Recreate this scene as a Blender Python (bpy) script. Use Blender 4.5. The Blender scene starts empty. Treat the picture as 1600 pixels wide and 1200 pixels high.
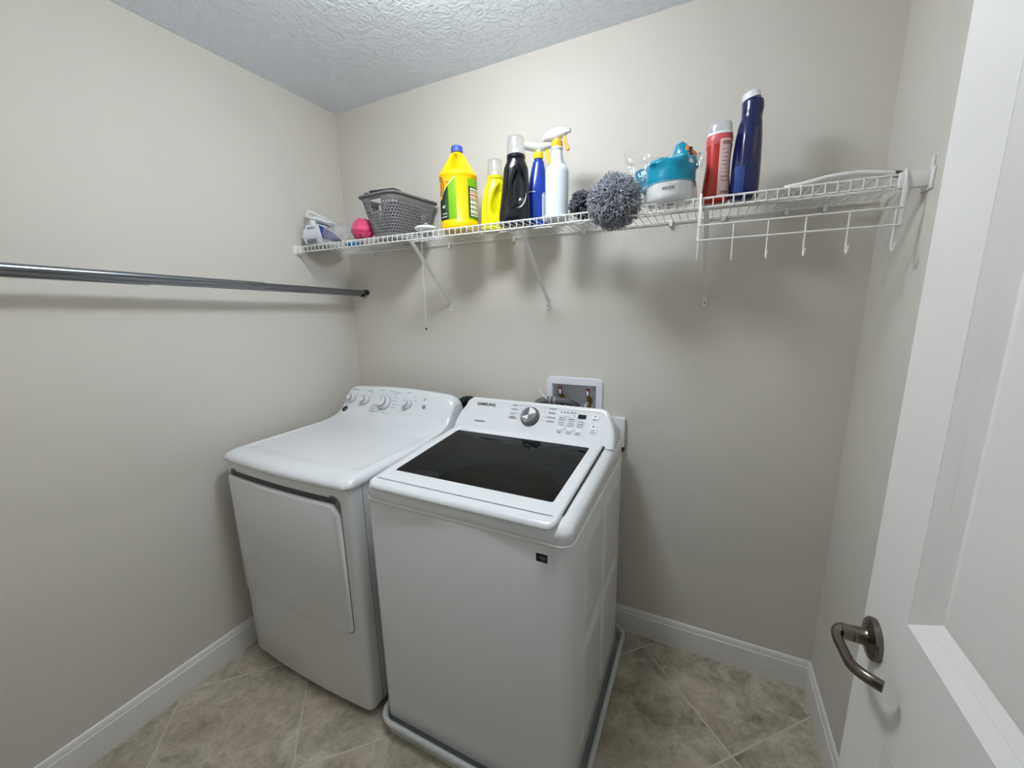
import bpy, bmesh, math, random
from mathutils import Vector, Matrix, noise
C = bpy.context.scene
COL = C.collection
PI = math.pi
random.seed(7)

# ------------------------------------------------------------------ camera
cam_d = bpy.data.cameras.new('camera'); cam = bpy.data.objects.new('camera', cam_d); COL.objects.link(cam)
YAW, PITCH, ROLL, FPX = -0.4528, -0.1975, -0.0204, 619.49
fw = Vector((math.sin(YAW)*math.cos(PITCH), math.cos(YAW)*math.cos(PITCH), math.sin(PITCH)))
rt = Vector((math.cos(YAW), -math.sin(YAW), 0)); up = rt.cross(fw)
r2 = rt*math.cos(ROLL) + up*math.sin(ROLL); u2 = up*math.cos(ROLL) - rt*math.sin(ROLL)
M = Matrix((r2, u2, -fw)).transposed().to_4x4(); M.translation = Vector((1.7566, -1.6305, 1.4785))
cam.matrix_world = M
cam_d.sensor_fit = 'HORIZONTAL'; cam_d.sensor_width = 36.0; cam_d.lens = 36.0*FPX/1600.0
cam_d.clip_start = 0.02; cam_d.clip_end = 50
C.camera = cam

# ------------------------------------------------------------------ world, light, exposure
W = bpy.data.worlds.new('world'); C.world = W; W.use_nodes = True
bg = W.node_tree.nodes['Background']; bg.inputs[0].default_value = (0.90, 0.97, 1.0, 1); bg.inputs[1].default_value = 0.22
LIGHT_POS = (1.12, -0.80); LIGHT_STRENGTH = 64.5; LIGHT_COL = (0.90, 0.955, 1.0)
C.view_settings.view_transform = 'Standard'; C.view_settings.look = 'None'
C.view_settings.gamma = 1; C.view_settings.exposure = 0.0; C.view_settings.use_curve_mapping = False

# ------------------------------------------------------------------ material helpers
def lin(c):
    return tuple(((v/12.92) if v <= 0.04045 else ((v+0.055)/1.055)**2.4) for v in (x/255.0 for x in c)) + (1.0,)
def pm(name, rgb, rough=0.5, metal=0.0, spec=0.5, bump=None, coat=0.0, trans=0.0, alpha=1.0, ior=1.45, vary=None, emit=None, sss=0.0, sheen=0.0):
    m = bpy.data.materials.new(name); m.use_nodes = True
    nt = m.node_tree; b = nt.nodes['Principled BSDF']
    b.inputs['Base Color'].default_value = lin(rgb); b.inputs['Roughness'].default_value = rough
    b.inputs['Metallic'].default_value = metal; b.inputs['Specular IOR Level'].default_value = spec
    b.inputs['Coat Weight'].default_value = coat; b.inputs['Coat Roughness'].default_value = 0.05
    b.inputs['Transmission Weight'].default_value = trans; b.inputs['Alpha'].default_value = alpha; b.inputs['IOR'].default_value = ior
    b.inputs['Sheen Weight'].default_value = sheen
    if sss: b.inputs['Subsurface Weight'].default_value = sss; b.inputs['Subsurface Radius'].default_value = (0.02, 0.02, 0.02)
    if emit: b.inputs['Emission Color'].default_value = emit[0] + (1,); b.inputs['Emission Strength'].default_value = emit[1]
    tc = nt.nodes.new('ShaderNodeTexCoord')
    if bump:      # (scale, strength, distance)
        n = nt.nodes.new('ShaderNodeTexNoise'); n.inputs['Scale'].default_value = bump[0]; n.inputs['Detail'].default_value = 3
        bp = nt.nodes.new('ShaderNodeBump'); bp.inputs['Strength'].default_value = bump[1]; bp.inputs['Distance'].default_value = bump[2]
        nt.links.new(tc.outputs['Object'], n.inputs['Vector']); nt.links.new(n.outputs['Fac'], bp.inputs['Height']); nt.links.new(bp.outputs['Normal'], b.inputs['Normal'])
    if vary:      # (scale, rgb2)
        n = nt.nodes.new('ShaderNodeTexNoise'); n.inputs['Scale'].default_value = vary[0]; n.inputs['Detail'].default_value = 4
        mx = nt.nodes.new('ShaderNodeMix'); mx.data_type = 'RGBA'
        mx.inputs[6].default_value = lin(rgb); mx.inputs[7].default_value = lin(vary[1])
        nt.links.new(tc.outputs['Object'], n.inputs['Vector']); nt.links.new(n.outputs['Fac'], mx.inputs[0]); nt.links.new(mx.outputs[2], b.inputs['Base Color'])
    return m
def film(name, tint=(255, 255, 255), gloss=0.12, rough=0.06, milk=0.04, bump=None):
    """thin clear plastic: mostly see-through, a glossy surface"""
    m = bpy.data.materials.new(name); m.use_nodes = True; nt = m.node_tree; nt.nodes.clear()
    o = nt.nodes.new('ShaderNodeOutputMaterial'); t = nt.nodes.new('ShaderNodeBsdfTransparent'); g = nt.nodes.new('ShaderNodeBsdfGlossy'); d = nt.nodes.new('ShaderNodeBsdfDiffuse')
    m1 = nt.nodes.new('ShaderNodeMixShader'); m2 = nt.nodes.new('ShaderNodeMixShader')
    t.inputs[0].default_value = lin(tint); g.inputs['Roughness'].default_value = rough; d.inputs[0].default_value = (0.8, 0.82, 0.84, 1)
    m1.inputs[0].default_value = milk; m2.inputs[0].default_value = gloss
    if gloss < 0.5:
        lw = nt.nodes.new('ShaderNodeLayerWeight'); lw.inputs[0].default_value = 0.35
        mul = nt.nodes.new('ShaderNodeMath'); mul.operation = 'MULTIPLY_ADD'; mul.inputs[1].default_value = 0.6; mul.inputs[2].default_value = gloss*0.6
        nt.links.new(lw.outputs['Facing'], mul.inputs[0]); nt.links.new(mul.outputs[0], m2.inputs[0])
    nt.links.new(t.outputs[0], m1.inputs[1]); nt.links.new(d.outputs[0], m1.inputs[2]); nt.links.new(m1.outputs[0], m2.inputs[1]); nt.links.new(g.outputs[0], m2.inputs[2]); nt.links.new(m2.outputs[0], o.inputs[0])
    if bump:
        tc = nt.nodes.new('ShaderNodeTexCoord'); n = nt.nodes.new('ShaderNodeTexNoise'); n.inputs['Scale'].default_value = bump[0]
        bp = nt.nodes.new('ShaderNodeBump'); bp.inputs['Strength'].default_value = bump[1]; bp.inputs['Distance'].default_value = 0.01
        nt.links.new(tc.outputs['Object'], n.inputs['Vector']); nt.links.new(n.outputs['Fac'], bp.inputs['Height']); nt.links.new(bp.outputs['Normal'], g.inputs['Normal'])
    return m

def mat_ceiling():
    m = pm('ceiling_knockdown', (236, 241, 248), 0.9, spec=0.2); nt = m.node_tree; b = nt.nodes['Principled BSDF']
    tc = nt.nodes.new('ShaderNodeTexCoord')
    n1 = nt.nodes.new('ShaderNodeTexNoise'); n1.inputs['Scale'].default_value = 38; n1.inputs['Detail'].default_value = 3; n1.inputs['Distortion'].default_value = 0.8
    n2 = nt.nodes.new('ShaderNodeTexNoise'); n2.inputs['Scale'].default_value = 95; n2.inputs['Detail'].default_value = 2
    r = nt.nodes.new('ShaderNodeValToRGB'); r.color_ramp.elements[0].position = 0.46; r.color_ramp.elements[1].position = 0.56
    ad = nt.nodes.new('ShaderNodeMath'); ad.operation = 'MULTIPLY_ADD'; ad.inputs[1].default_value = 0.35
    bp = nt.nodes.new('ShaderNodeBump'); bp.inputs['Strength'].default_value = 0.6; bp.inputs['Distance'].default_value = 0.004
    for n in (n1, n2): nt.links.new(tc.outputs['Object'], n.inputs['Vector'])
    nt.links.new(n1.outputs['Fac'], r.inputs[0]); nt.links.new(n2.outputs['Fac'], ad.inputs[0]); nt.links.new(r.outputs[0], ad.inputs[2])
    nt.links.new(ad.outputs[0], bp.inputs['Height']); nt.links.new(bp.outputs['Normal'], b.inputs['Normal'])
    return m
def mat_floor():
    m = pm('floor_tile', (150, 144, 130), 0.42, spec=0.4); nt = m.node_tree; b = nt.nodes['Principled BSDF']; N = nt.nodes.new; L = nt.links.new
    def math_(op, a, bb=None, c=None):
        n = N('ShaderNodeMath'); n.operation = op
        for i, v in enumerate((a, bb, c)):
            if v is None: continue
            if isinstance(v, (int, float)): n.inputs[i].default_value = v
            else: L(v, n.inputs[i])
        return n.outputs[0]
    tc = N('ShaderNodeTexCoord'); sep = N('ShaderNodeSeparateXYZ'); L(tc.outputs['Object'], sep.inputs[0])
    x, y = sep.outputs[0], sep.outputs[1]; S = 0.4572; k = 1/math.sqrt(2)
    u = math_('DIVIDE', math_('SUBTRACT', math_('MULTIPLY', math_('SUBTRACT', x, y), k), 1.640-20*S), S)
    v = math_('DIVIDE', math_('SUBTRACT', math_('MULTIPLY', math_('ADD', x, y), k), 1.0925-20*S), S)
    fu, fv = math_('FRACT', u), math_('FRACT', v); iu, iv = math_('FLOOR', u), math_('FLOOR', v)
    du = math_('MINIMUM', fu, math_('SUBTRACT', 1, fu)); dv = math_('MINIMUM', fv, math_('SUBTRACT', 1, fv))
    d = math_('MINIMUM', du, dv)
    mr = N('ShaderNodeMapRange'); mr.inputs[1].default_value = 0.0045; mr.inputs[2].default_value = 0.0085; L(d, mr.inputs[0])   # 0 grout .. 1 tile
    comb = N('ShaderNodeCombineXYZ'); L(iu, comb.inputs[0]); L(iv, comb.inputs[1])
    wn = N('ShaderNodeTexWhiteNoise'); wn.noise_dimensions = '3D'; L(comb.outputs[0], wn.inputs['Vector'])
    off = N('ShaderNodeVectorMath'); off.operation = 'MULTIPLY_ADD'; off.inputs[1].default_value = (9, 9, 9); L(wn.outputs['Color'], off.inputs[0]); L(tc.outputs['Object'], off.inputs[2])
    n1 = N('ShaderNodeTexNoise'); n1.inputs['Scale'].default_value = 7.0; n1.inputs['Detail'].default_value = 12; n1.inputs['Roughness'].default_value = 0.76; n1.inputs['Distortion'].default_value = 0.45; L(off.outputs[0], n1.inputs['Vector'])
    n2 = N('ShaderNodeTexNoise'); n2.inputs['Scale'].default_value = 2.6; n2.inputs['Detail'].default_value = 3; L(off.outputs[0], n2.inputs['Vector'])
    n3 = N('ShaderNodeTexNoise'); n3.inputs['Scale'].default_value = 30; n3.inputs['Detail'].default_value = 10; n3.inputs['Roughness'].default_value = 0.8; n3.inputs['Distortion'].default_value = 0.7; L(off.outputs[0], n3.inputs['Vector'])
    cr = N('ShaderNodeValToRGB'); e = cr.color_ramp.elements
    e[0].position = 0.34; e[0].color = lin((134, 128, 108)); e[1].position = 0.68; e[1].color = lin((222, 215, 199))
    q = e.new(0.5); q.color = lin((182, 175, 156)); L(n1.outputs['Fac'], cr.inputs[0])
    mx = N('ShaderNodeMix'); mx.data_type = 'RGBA'; mx.blend_type = 'MIX'; mx.inputs[7].default_value = lin((190, 170, 154))
    r2 = N('ShaderNodeMapRange'); r2.inputs[1].default_value = 0.45; r2.inputs[2].default_value = 0.7; r2.inputs[4].default_value = 0.55; L(n2.outputs['Fac'], r2.inputs[0]); L(r2.outputs[0], mx.inputs[0]); L(cr.outputs[0], mx.inputs[6])
    m3 = N('ShaderNodeMix'); m3.data_type = 'RGBA'; m3.blend_type = 'OVERLAY'; m3.inputs[0].default_value = 0.75; L(mx.outputs[2], m3.inputs[6])
    cr3 = N('ShaderNodeValToRGB'); cr3.color_ramp.elements[0].position = 0.3; cr3.color_ramp.elements[1].position = 0.7; cr3.color_ramp.elements[0].color = (.3, .3, .3, 1); cr3.color_ramp.elements[1].color = (.66, .66, .66, 1)
    L(n3.outputs['Fac'], cr3.inputs[0]); L(cr3.outputs[0], m3.inputs[7])
    fin = N('ShaderNodeMix'); fin.data_type = 'RGBA'; fin.inputs[6].default_value = lin((204, 197, 183)); L(mr.outputs[0], fin.inputs[0]); L(m3.outputs[2], fin.inputs[7]); L(fin.outputs[2], b.inputs['Base Color'])
    h = math_('MULTIPLY_ADD', n3.outputs['Fac'], 0.25, mr.outputs[0])
    bp = N('ShaderNodeBump'); bp.inputs['Strength'].default_value = 0.4; bp.inputs['Distance'].default_value = 0.002; L(h, bp.inputs['Height']); L(bp.outputs['Normal'], b.inputs['Normal'])
    return m

M_WALL = pm('wall_paint', (217, 212, 203), 0.8, spec=0.25, bump=(260, 0.12, 0.002))
M_CEIL = mat_ceiling(); M_FLOOR = mat_floor()
M_TRIM = pm('trim_white', (235, 232, 228), 0.38)
M_DOOR = pm('door_white', (237, 235, 231), 0.42, bump=(420, 0.05, 0.001))
M_APPL = pm('appliance_white', (233, 236, 239), 0.22, coat=0.4)
M_APPL2 = pm('appliance_cabinet', (227, 228, 229), 0.22, coat=0.25)
M_PLAST = pm('white_plastic', (232, 233, 234), 0.35)
M_WIRE = pm('white_vinyl_wire', (236, 236, 233), 0.35)
M_BLACK = pm('black_plastic', (14, 14, 16), 0.35)
M_GAP = pm('gap_shade_and_dark_parts', (22, 23, 25), 0.7)  # painted shade for gaps, also used on small dark parts
M_PRINT = pm('grey_print', (122, 126, 132), 0.6)
M_INK = pm('black_print', (20, 21, 24), 0.5)
M_CHROME = pm('chrome_knob', (214, 215, 217), 0.16, metal=1.0)
M_CHROME_D = pm('brushed_knob', (150, 150, 152), 0.3, metal=1.0)
M_ROD = pm('rod_steel', (138, 143, 148), 0.24, metal=1.0)
M_NICK = pm('satin_nickel', (122, 113, 106), 0.24, metal=1.0)
M_STEEL = pm('drum_steel', (84, 88, 92), 0.35, metal=0.9)
M_TUB = pm('tub_grey', (158, 166, 172), 0.5)
M_PAN = pm('pan_plastic', (214, 217, 217), 0.45)
M_CLEAR = film('clear_plastic', gloss=0.12, milk=0.10)
M_BAG = film('clear_bag', gloss=0.14, milk=0.10, rough=0.12, bump=(30, 0.9))

# ------------------------------------------------------------------ mesh helpers
def mk(name, bm, mats, parent=None, angle=35, loc=None):
    bmesh.ops.recalc_face_normals(bm, faces=bm.faces[:])
    me = bpy.data.meshes.new(name); bm.to_mesh(me); bm.free()
    for m in (mats if isinstance(mats, (list, tuple)) else [mats]): me.materials.append(m)
    me.polygons.foreach_set('use_smooth', [True]*len(me.polygons))
    if angle < 180: me.set_sharp_from_angle(angle=math.radians(angle))
    o = bpy.data.objects.new(name, me); COL.objects.link(o)
    if parent is not None: o.parent = parent
    if loc is not None: o.location = loc
    return o
def thing(name, label, cat, loc=(0, 0, 0), rz=0.0, group=None):
    o = bpy.data.objects.new(name, None); COL.objects.link(o); o.empty_display_size = 0.05
    o.location = loc; o.rotation_euler = (0, 0, math.radians(rz)); o['label'] = label; o['category'] = cat
    if group: o['group'] = group
    return o
def tag(o, label, cat, group=None, kind=None):
    o['label'] = label; o['category'] = cat
    if group: o['group'] = group
    if kind: o['kind'] = kind
    return o
def face(bm, vs, mi=0):
    try:
        f = bm.faces.new(vs); f.material_index = mi; return f
    except ValueError: return None
def box(bm, lo, hi, mi=0, bev=0.0, seg=2):
    r = bmesh.ops.create_cube(bm, size=1)
    c = [(a+b)/2 for a, b in zip(lo, hi)]; s = [abs(b-a) for a, b in zip(lo, hi)]
    for v in r['verts']: v.co = Vector((c[i]+v.co[i]*s[i] for i in range(3)))
    fs = set(f for v in r['verts'] for f in v.link_faces)
    for f in fs: f.material_index = mi
    if bev > 0:
        es = list(set(e for v in r['verts'] for e in v.link_edges))
        bmesh.ops.bevel(bm, geom=es, offset=bev, segments=seg, affect='EDGES', profile=0.5)
def loft(bm, rings, mi=0, cap0=True, cap1=True, closed=True, mif=None):
    vr = [[bm.verts.new(p) for p in r] for r in rings]; n = len(vr[0])
    for i in range(len(vr)-1):
        for j in range(n if closed else n-1):
            k = (j+1) % n
            face(bm, (vr[i][j], vr[i][k], vr[i+1][k], vr[i+1][j]), mif(i, j) if mif else mi)
    if cap0: face(bm, vr[0][::-1], mif(0, 0) if mif else mi)
    if cap1: face(bm, vr[-1], mif(len(vr)-2, 0) if mif else mi)
    return vr
def rrect(x0, y0, x1, y1, r, n=6):
    pts = []
    for cx, cy, a0 in ((x1-r, y1-r, 0), (x0+r, y1-r, 90), (x0+r, y0+r, 180), (x1-r, y0+r, 270)):
        for i in range(n+1):
            a = math.radians(a0 + 90*i/n); pts.append((cx+r*math.cos(a), cy+r*math.sin(a)))
    return pts
def tube(bm, pts, r, seg=8, mi=0, cap=True, flat=1.0):
    pts = [Vector(p) for p in pts]; rings = []; prev = None
    for i, p in enumerate(pts):
        t = (pts[min(i+1, len(pts)-1)] - pts[max(i-1, 0)]).normalized()
        if prev is None:
            a = Vector((0, 0, 1)) if abs(t.z) < 0.9 else Vector((1, 0, 0)); n = (a - t*a.dot(t)).normalized()
        else: n = (prev - t*prev.dot(t)).normalized()
        prev = n; b = t.cross(n); rr = r[i] if isinstance(r, (list, tuple)) else r
        rings.append([p + n*(rr*math.cos(2*PI*k/seg)) + b*(rr*flat*math.sin(2*PI*k/seg)) for k in range(seg)])
    loft(bm, rings, mi, cap, cap)
def spline(pts, n=8):
    P = [Vector(p) for p in pts]; out = []
    for i in range(len(P)-1):
        a, b, c, d = P[max(i-1, 0)], P[i], P[i+1], P[min(i+2, len(P)-1)]
        for k in range(n):
            t = k/n
            out.append(0.5*((2*b) + (c-a)*t + (2*a-5*b+4*c-d)*t*t + (3*b-a-3*c+d)*t*t*t))
    out.append(P[-1]); return out
def lathe(bm, prof, seg=32, mi=0, mat4=None, cap0=True, cap1=True, mif=None):
    rings = []
    for r, z in prof:
        ring = [Vector((max(r, 1e-5)*math.cos(2*PI*k/seg), max(r, 1e-5)*math.sin(2*PI*k/seg), z)) for k in range(seg)]
        if mat4 is not None: ring = [mat4 @ p for p in ring]
        rings.append(ring)
    return loft(bm, rings, mi, cap0, cap1, mif=mif)
def frame(o, n, u):
    """matrix with z along n, x near u, origin o"""
    n = Vector(n).normalized(); u = Vector(u); u = (u - n*u.dot(n)).normalized(); v = n.cross(u)
    m = Matrix((u, v, n)).transposed().to_4x4(); m.translation = Vector(o); return m
def text(name, s, size, mat4, m, parent, fn=None, extr=0.0004, align='CENTER', bold=0.0, sx=1.0):
    cu = bpy.data.curves.new('lettering', 'FONT'); cu.body = s; cu.size = size; cu.align_x = align; cu.align_y = 'CENTER'; cu.extrude = extr; cu.offset = bold
    cu.resolution_u = 3
    o = bpy.data.objects.new('lettering', cu); COL.objects.link(o)
    bpy.context.view_layer.update()
    me = bpy.data.meshes.new_from_object(o.evaluated_get(bpy.context.evaluated_depsgraph_get()))
    bpy.data.objects.remove(o); me.name = name
    for v in me.vertices:
        p = Vector((v.co.x*sx, v.co.y, v.co.z))
        v.co = fn(p) if fn else mat4 @ p
    me.materials.clear(); me.materials.append(m)
    q = bpy.data.objects.new(name, me); COL.objects.link(q); q.parent = parent
    return q
def superel(rx, ry, n, cnt=48, cx=0, cy=0, z=0):
    out = []
    for k in range(cnt):
        a = 2*PI*k/cnt; c, s = math.cos(a), math.sin(a)
        out.append(Vector((cx+rx*math.copysign(abs(c)**(2/n), c), cy+ry*math.copysign(abs(s)**(2/n), s), z)))
    return out
def bottle(bm, secs, cnt=48, sub=4, mi=0, dent=None, cap1=True):
    """secs: (z, rx, ry, n, cx) smoothed; z strictly rising"""
    keys = [Vector((s[0], s[1], s[2])) for s in secs]; ks = []
    for i in range(len(secs)-1):
        for k in range(sub):
            t = k/sub; a, b = secs[i], secs[i+1]
            p0, p3 = secs[max(i-1, 0)], secs[min(i+2, len(secs)-1)]
            def hm(j):
                m0 = 0 if i == 0 or (a[j]-p0[j])*(b[j]-a[j]) <= 0 else (b[j]-p0[j])/2
                m1 = 0 if i == len(secs)-2 or (b[j]-a[j])*(p3[j]-b[j]) <= 0 else (p3[j]-a[j])/2
                return (2*t**3-3*t*t+1)*a[j]+(t**3-2*t*t+t)*m0+(-2*t**3+3*t*t)*b[j]+(t**3-t*t)*m1
            ks.append((a[0]+(b[0]-a[0])*t, hm(1), hm(2), a[3]+(b[3]-a[3])*t, a[4]+(b[4]-a[4])*t))
    ks.append(secs[-1])
    rings = [superel(q[1], q[2], q[3], cnt, q[4], 0, q[0]) for q in ks]
    if dent: rings = [[dent(p) for p in r] for r in rings]
    loft(bm, rings, mi, True, cap1)
def wrap(bm, rfun, a0, a1, z0, z1, na, nz, mif, off=0.0008):
    """label patch following a round body: rfun(angle,z)->point"""
    g = [[bm.verts.new(rfun(a0+(a1-a0)*i/na, z0+(z1-z0)*j/nz, off)) for i in range(na+1)] for j in range(nz+1)]
    for j in range(nz):
        for i in range(na):
            mi = mif((i+.5)/na, (j+.5)/nz)
            if mi is not None: face(bm, (g[j][i], g[j][i+1], g[j+1][i+1], g[j+1][i]), mi)
def S(o, label): tag(o, label, o.name.split('_')[0], kind='structure'); return o

# ------------------------------------------------------------------ room shell
RW, RH, YF = 2.2063, 2.44, -1.625
def slab(name, lo, hi, m, label):
    bm = bmesh.new(); box(bm, lo, hi); return S(mk(name, bm, m), label)
slab('floor', (-0.15, -2.9, -0.08), (3.4, 0.12, 0), M_FLOOR, 'grey beige stone look floor tiles laid on the diagonal')
slab('ceiling', (-0.15, -2.9, RH), (3.4, 0.12, RH+0.08), M_CEIL, 'white knockdown textured ceiling over the laundry room')
slab('wall_left', (-0.12, YF-0.11, 0), (0, 0.12, RH), M_WALL, 'plain greige wall on the left behind the hanging rods')
slab('wall_right', (RW, YF-0.11, 0), (RW+0.12, 0.12, RH), M_WALL, 'narrow greige wall on the right behind the open door')
bm = bmesh.new(); BX0, BX1, BZ0, BZ1 = 1.150, 1.378, 0.985, 1.155      # back wall with the recess of the washer box cut out
for lo, hi in (((0, 0, 0), (BX0, .12, RH)), ((BX1, 0, 0), (RW, .12, RH)), ((BX0, 0, 0), (BX1, .12, BZ0)), ((BX0, 0, BZ1), (BX1, .12, RH)), ((BX0, .1, BZ0), (BX1, .12, BZ1))): box(bm, lo, hi)
S(mk('wall_back', bm, M_WALL), 'greige back wall behind the shelf and the two appliances')
bm = bmesh.new(); DX0, DX1, DH = 1.235, 2.072, 2.06
box(bm, (0, YF-.11, 0), (DX0, YF, RH)); box(bm, (DX1, YF-.11, 0), (RW, YF, RH)); box(bm, (DX0, YF-.11, DH), (DX1, YF, RH))
S(mk('wall_front', bm, M_WALL), 'greige wall with the doorway the room is seen through')
slab('wall_hall', (-0.15, -3.0, 0), (3.4, -2.9, RH), M_WALL, 'greige hall wall opposite the laundry doorway')
# baseboards: moulded profile swept along each wall
BP = [(0, 0), (.0125, 0), (.0125, .092), (.0118, .097), (.009, .1), (.009, .104), (.0075, .112), (.004, .119), (.0, .122)]
def baseboard(name, a, b, inward, label):
    a, b, n = Vector(a), Vector(b), Vector(inward); bm = bmesh.new()
    loft(bm, [[p + n*t + Vector((0, 0, z)) for t, z in BP] for p in (a, b)]); return S(mk(name, bm, M_TRIM, angle=20), label)
baseboard('baseboard_left', (0, YF, 0), (0, 0, 0), (1, 0, 0), 'white moulded baseboard along the left wall')
baseboard('baseboard_back', (0, 0, 0), (RW, 0, 0), (0, -1, 0), 'white moulded baseboard along the back wall')
baseboard('baseboard_right', (RW, 0, 0), (RW, YF, 0), (-1, 0, 0), 'white moulded baseboard along the right wall')
bm = bmesh.new()
for lo, hi in (((DX0-.07, YF, 0), (DX0, YF+.014, DH+.07)), ((DX0, YF, DH), (DX1, YF+.014, DH+.07)), ((DX1, YF, 0), (DX1+.07, YF+.014, DH+.07))): box(bm, lo, hi, bev=.004)
S(mk('trim_1', bm, M_TRIM), 'white door casing around the laundry doorway')

# ------------------------------------------------------------------ door
DXF, DT, DY0, DY1 = 2.050, 0.035, -0.803, -1.613
def door():
    d = bpy.data.objects.new('door_1', None); COL.objects.link(d); d.location = (DXF, DY1, 0)
    tag(d, 'open white two panel door at the right of the room', 'door', kind='structure')
    I = Vector((DXF, DY1, 0)); bm = bmesh.new()
    # front face with two moulded panels, in (y,z); depth along +x
    z0, z1 = 0.012, 2.045
    ya, yb = DY1+.137, DY0-.137
    RINGS = [(0, 0), (.001, .001), (.016, .0105), (.0175, .0119), (.019, .0112), (.033, .0205), (.035, .0205), (.057, .0130), (.060, .0126)]
    def P(y, z, dx): return Vector((DXF+dx, y, z)) - I
    panels = [(ya, 1.013, yb, 1.905), (ya, .20, yb, .80)]
    ys = [DY1, ya, yb, DY0]; zs = [z0, .20, .80, 1.013, 1.905, z1]
    for i in range(3):
        for j in range(5):
            if i == 1 and j in (1, 3): continue
            face(bm, [bm.verts.new(P(y, z, 0)) for y, z in ((ys[i], zs[j]), (ys[i+1], zs[j]), (ys[i+1], zs[j+1]), (ys[i], zs[j+1]))])
    for (pa, pz0, pb, pz1) in panels:
        loft(bm, [[P(y, z, dx) for y, z in ((pa+i, pz0+i), (pb-i, pz0+i), (pb-i, pz1-i), (pa+i, pz1-i))] for i, dx in RINGS], cap0=False)
    # edges and back
    e = 0
    b = [P(DY1, z0, DT), P(DY0, z0, DT), P(DY0, z1, DT), P(DY1, z1, DT)]; f = [P(DY1, z0, 0), P(DY0, z0, 0), P(DY0, z1, 0), P(DY1, z1, 0)]
    loft(bm, [f, b], cap0=False)
    bmesh.ops.remove_doubles(bm, verts=bm.verts[:], dist=1e-5)
    mk('slab', bm, M_DOOR, d, angle=12)
    h = bpy.data.objects.new('door_handle', None); COL.objects.link(h); h.parent = d
    hy, hz = -0.857, 0.914; m4 = frame(Vector((DXF, hy, hz))-I, (-1, 0, 0), (0, 1, 0))
    h['label'] = 'satin nickel lever handle'
    bm = bmesh.new(); lathe(bm, [(.0, 0), (.0345, 0), (.0345, .006), (.032, .009), (.024, .011), (.016, .014), (.0135, .019), (.013, .03), (.0, .03)], 40, mat4=m4); mk('rose', bm, M_NICK, h)
    bm = bmesh.new(); pts = [(.030, 0, 0), (.042, 0, 0), (.049, -.001, 0), (.0535, -.008, -.001), (.0545, -.02, -.003), (.052, -.045, -.005), (.050, -.068, -.004), (.044, -.084, -.001), (.034, -.096, .001), (.021, -.104, .001)]
    pts = [Vector((DXF-a, hy+b, hz+c))-I for a, b, c in spline(pts, 5)]
    n = len(pts); tube(bm, pts, [(.0135 if i < 9 else .0095) if i < 9 or i > 16 else .0135-.004*(i-8)/8 for i in range(n)], 14, flat=.8); mk('lever', bm, M_NICK, h)
    bm = bmesh.new()   # latch plate on the door edge
    box(bm, Vector((DXF+.006, DY0-.001, hz-.028))-I, Vector((DXF+.029, DY0+.0012, hz+.028))-I); mk('latch_plate', bm, M_NICK, d)
    for z in (.25, 1.05, 1.85):
        bm = bmesh.new(); tube(bm, [Vector((DXF+.003, DY1-.006, z-.045))-I, Vector((DXF+.003, DY1-.006, z+.045))-I], .0065, 10); mk('hinge', bm, M_NICK, d)
door()

# ------------------------------------------------------------------ ceiling light (above the frame)
lt = thing('ceiling_light', 'white globe ceiling light in the middle of the room', 'light', (LIGHT_POS[0], LIGHT_POS[1], RH))
bm = bmesh.new(); lathe(bm, [(.0, 0), (.062, 0), (.062, -.012), (.052, -.022), (.03, -.026), (.022, -.048), (.0, -.048)], 40); mk('base', bm, M_TRIM, lt)
M_LAMP = pm('lamp_diffuser', (250, 250, 250), 0.4, emit=(LIGHT_COL, LIGHT_STRENGTH))
bm = bmesh.new(); lathe(bm, [(.125*math.sin(PI*k/18), -.098+.052*math.cos(PI*k/18)) for k in range(0, 19)], 36); mk('globe', bm, M_LAMP, lt)

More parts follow.
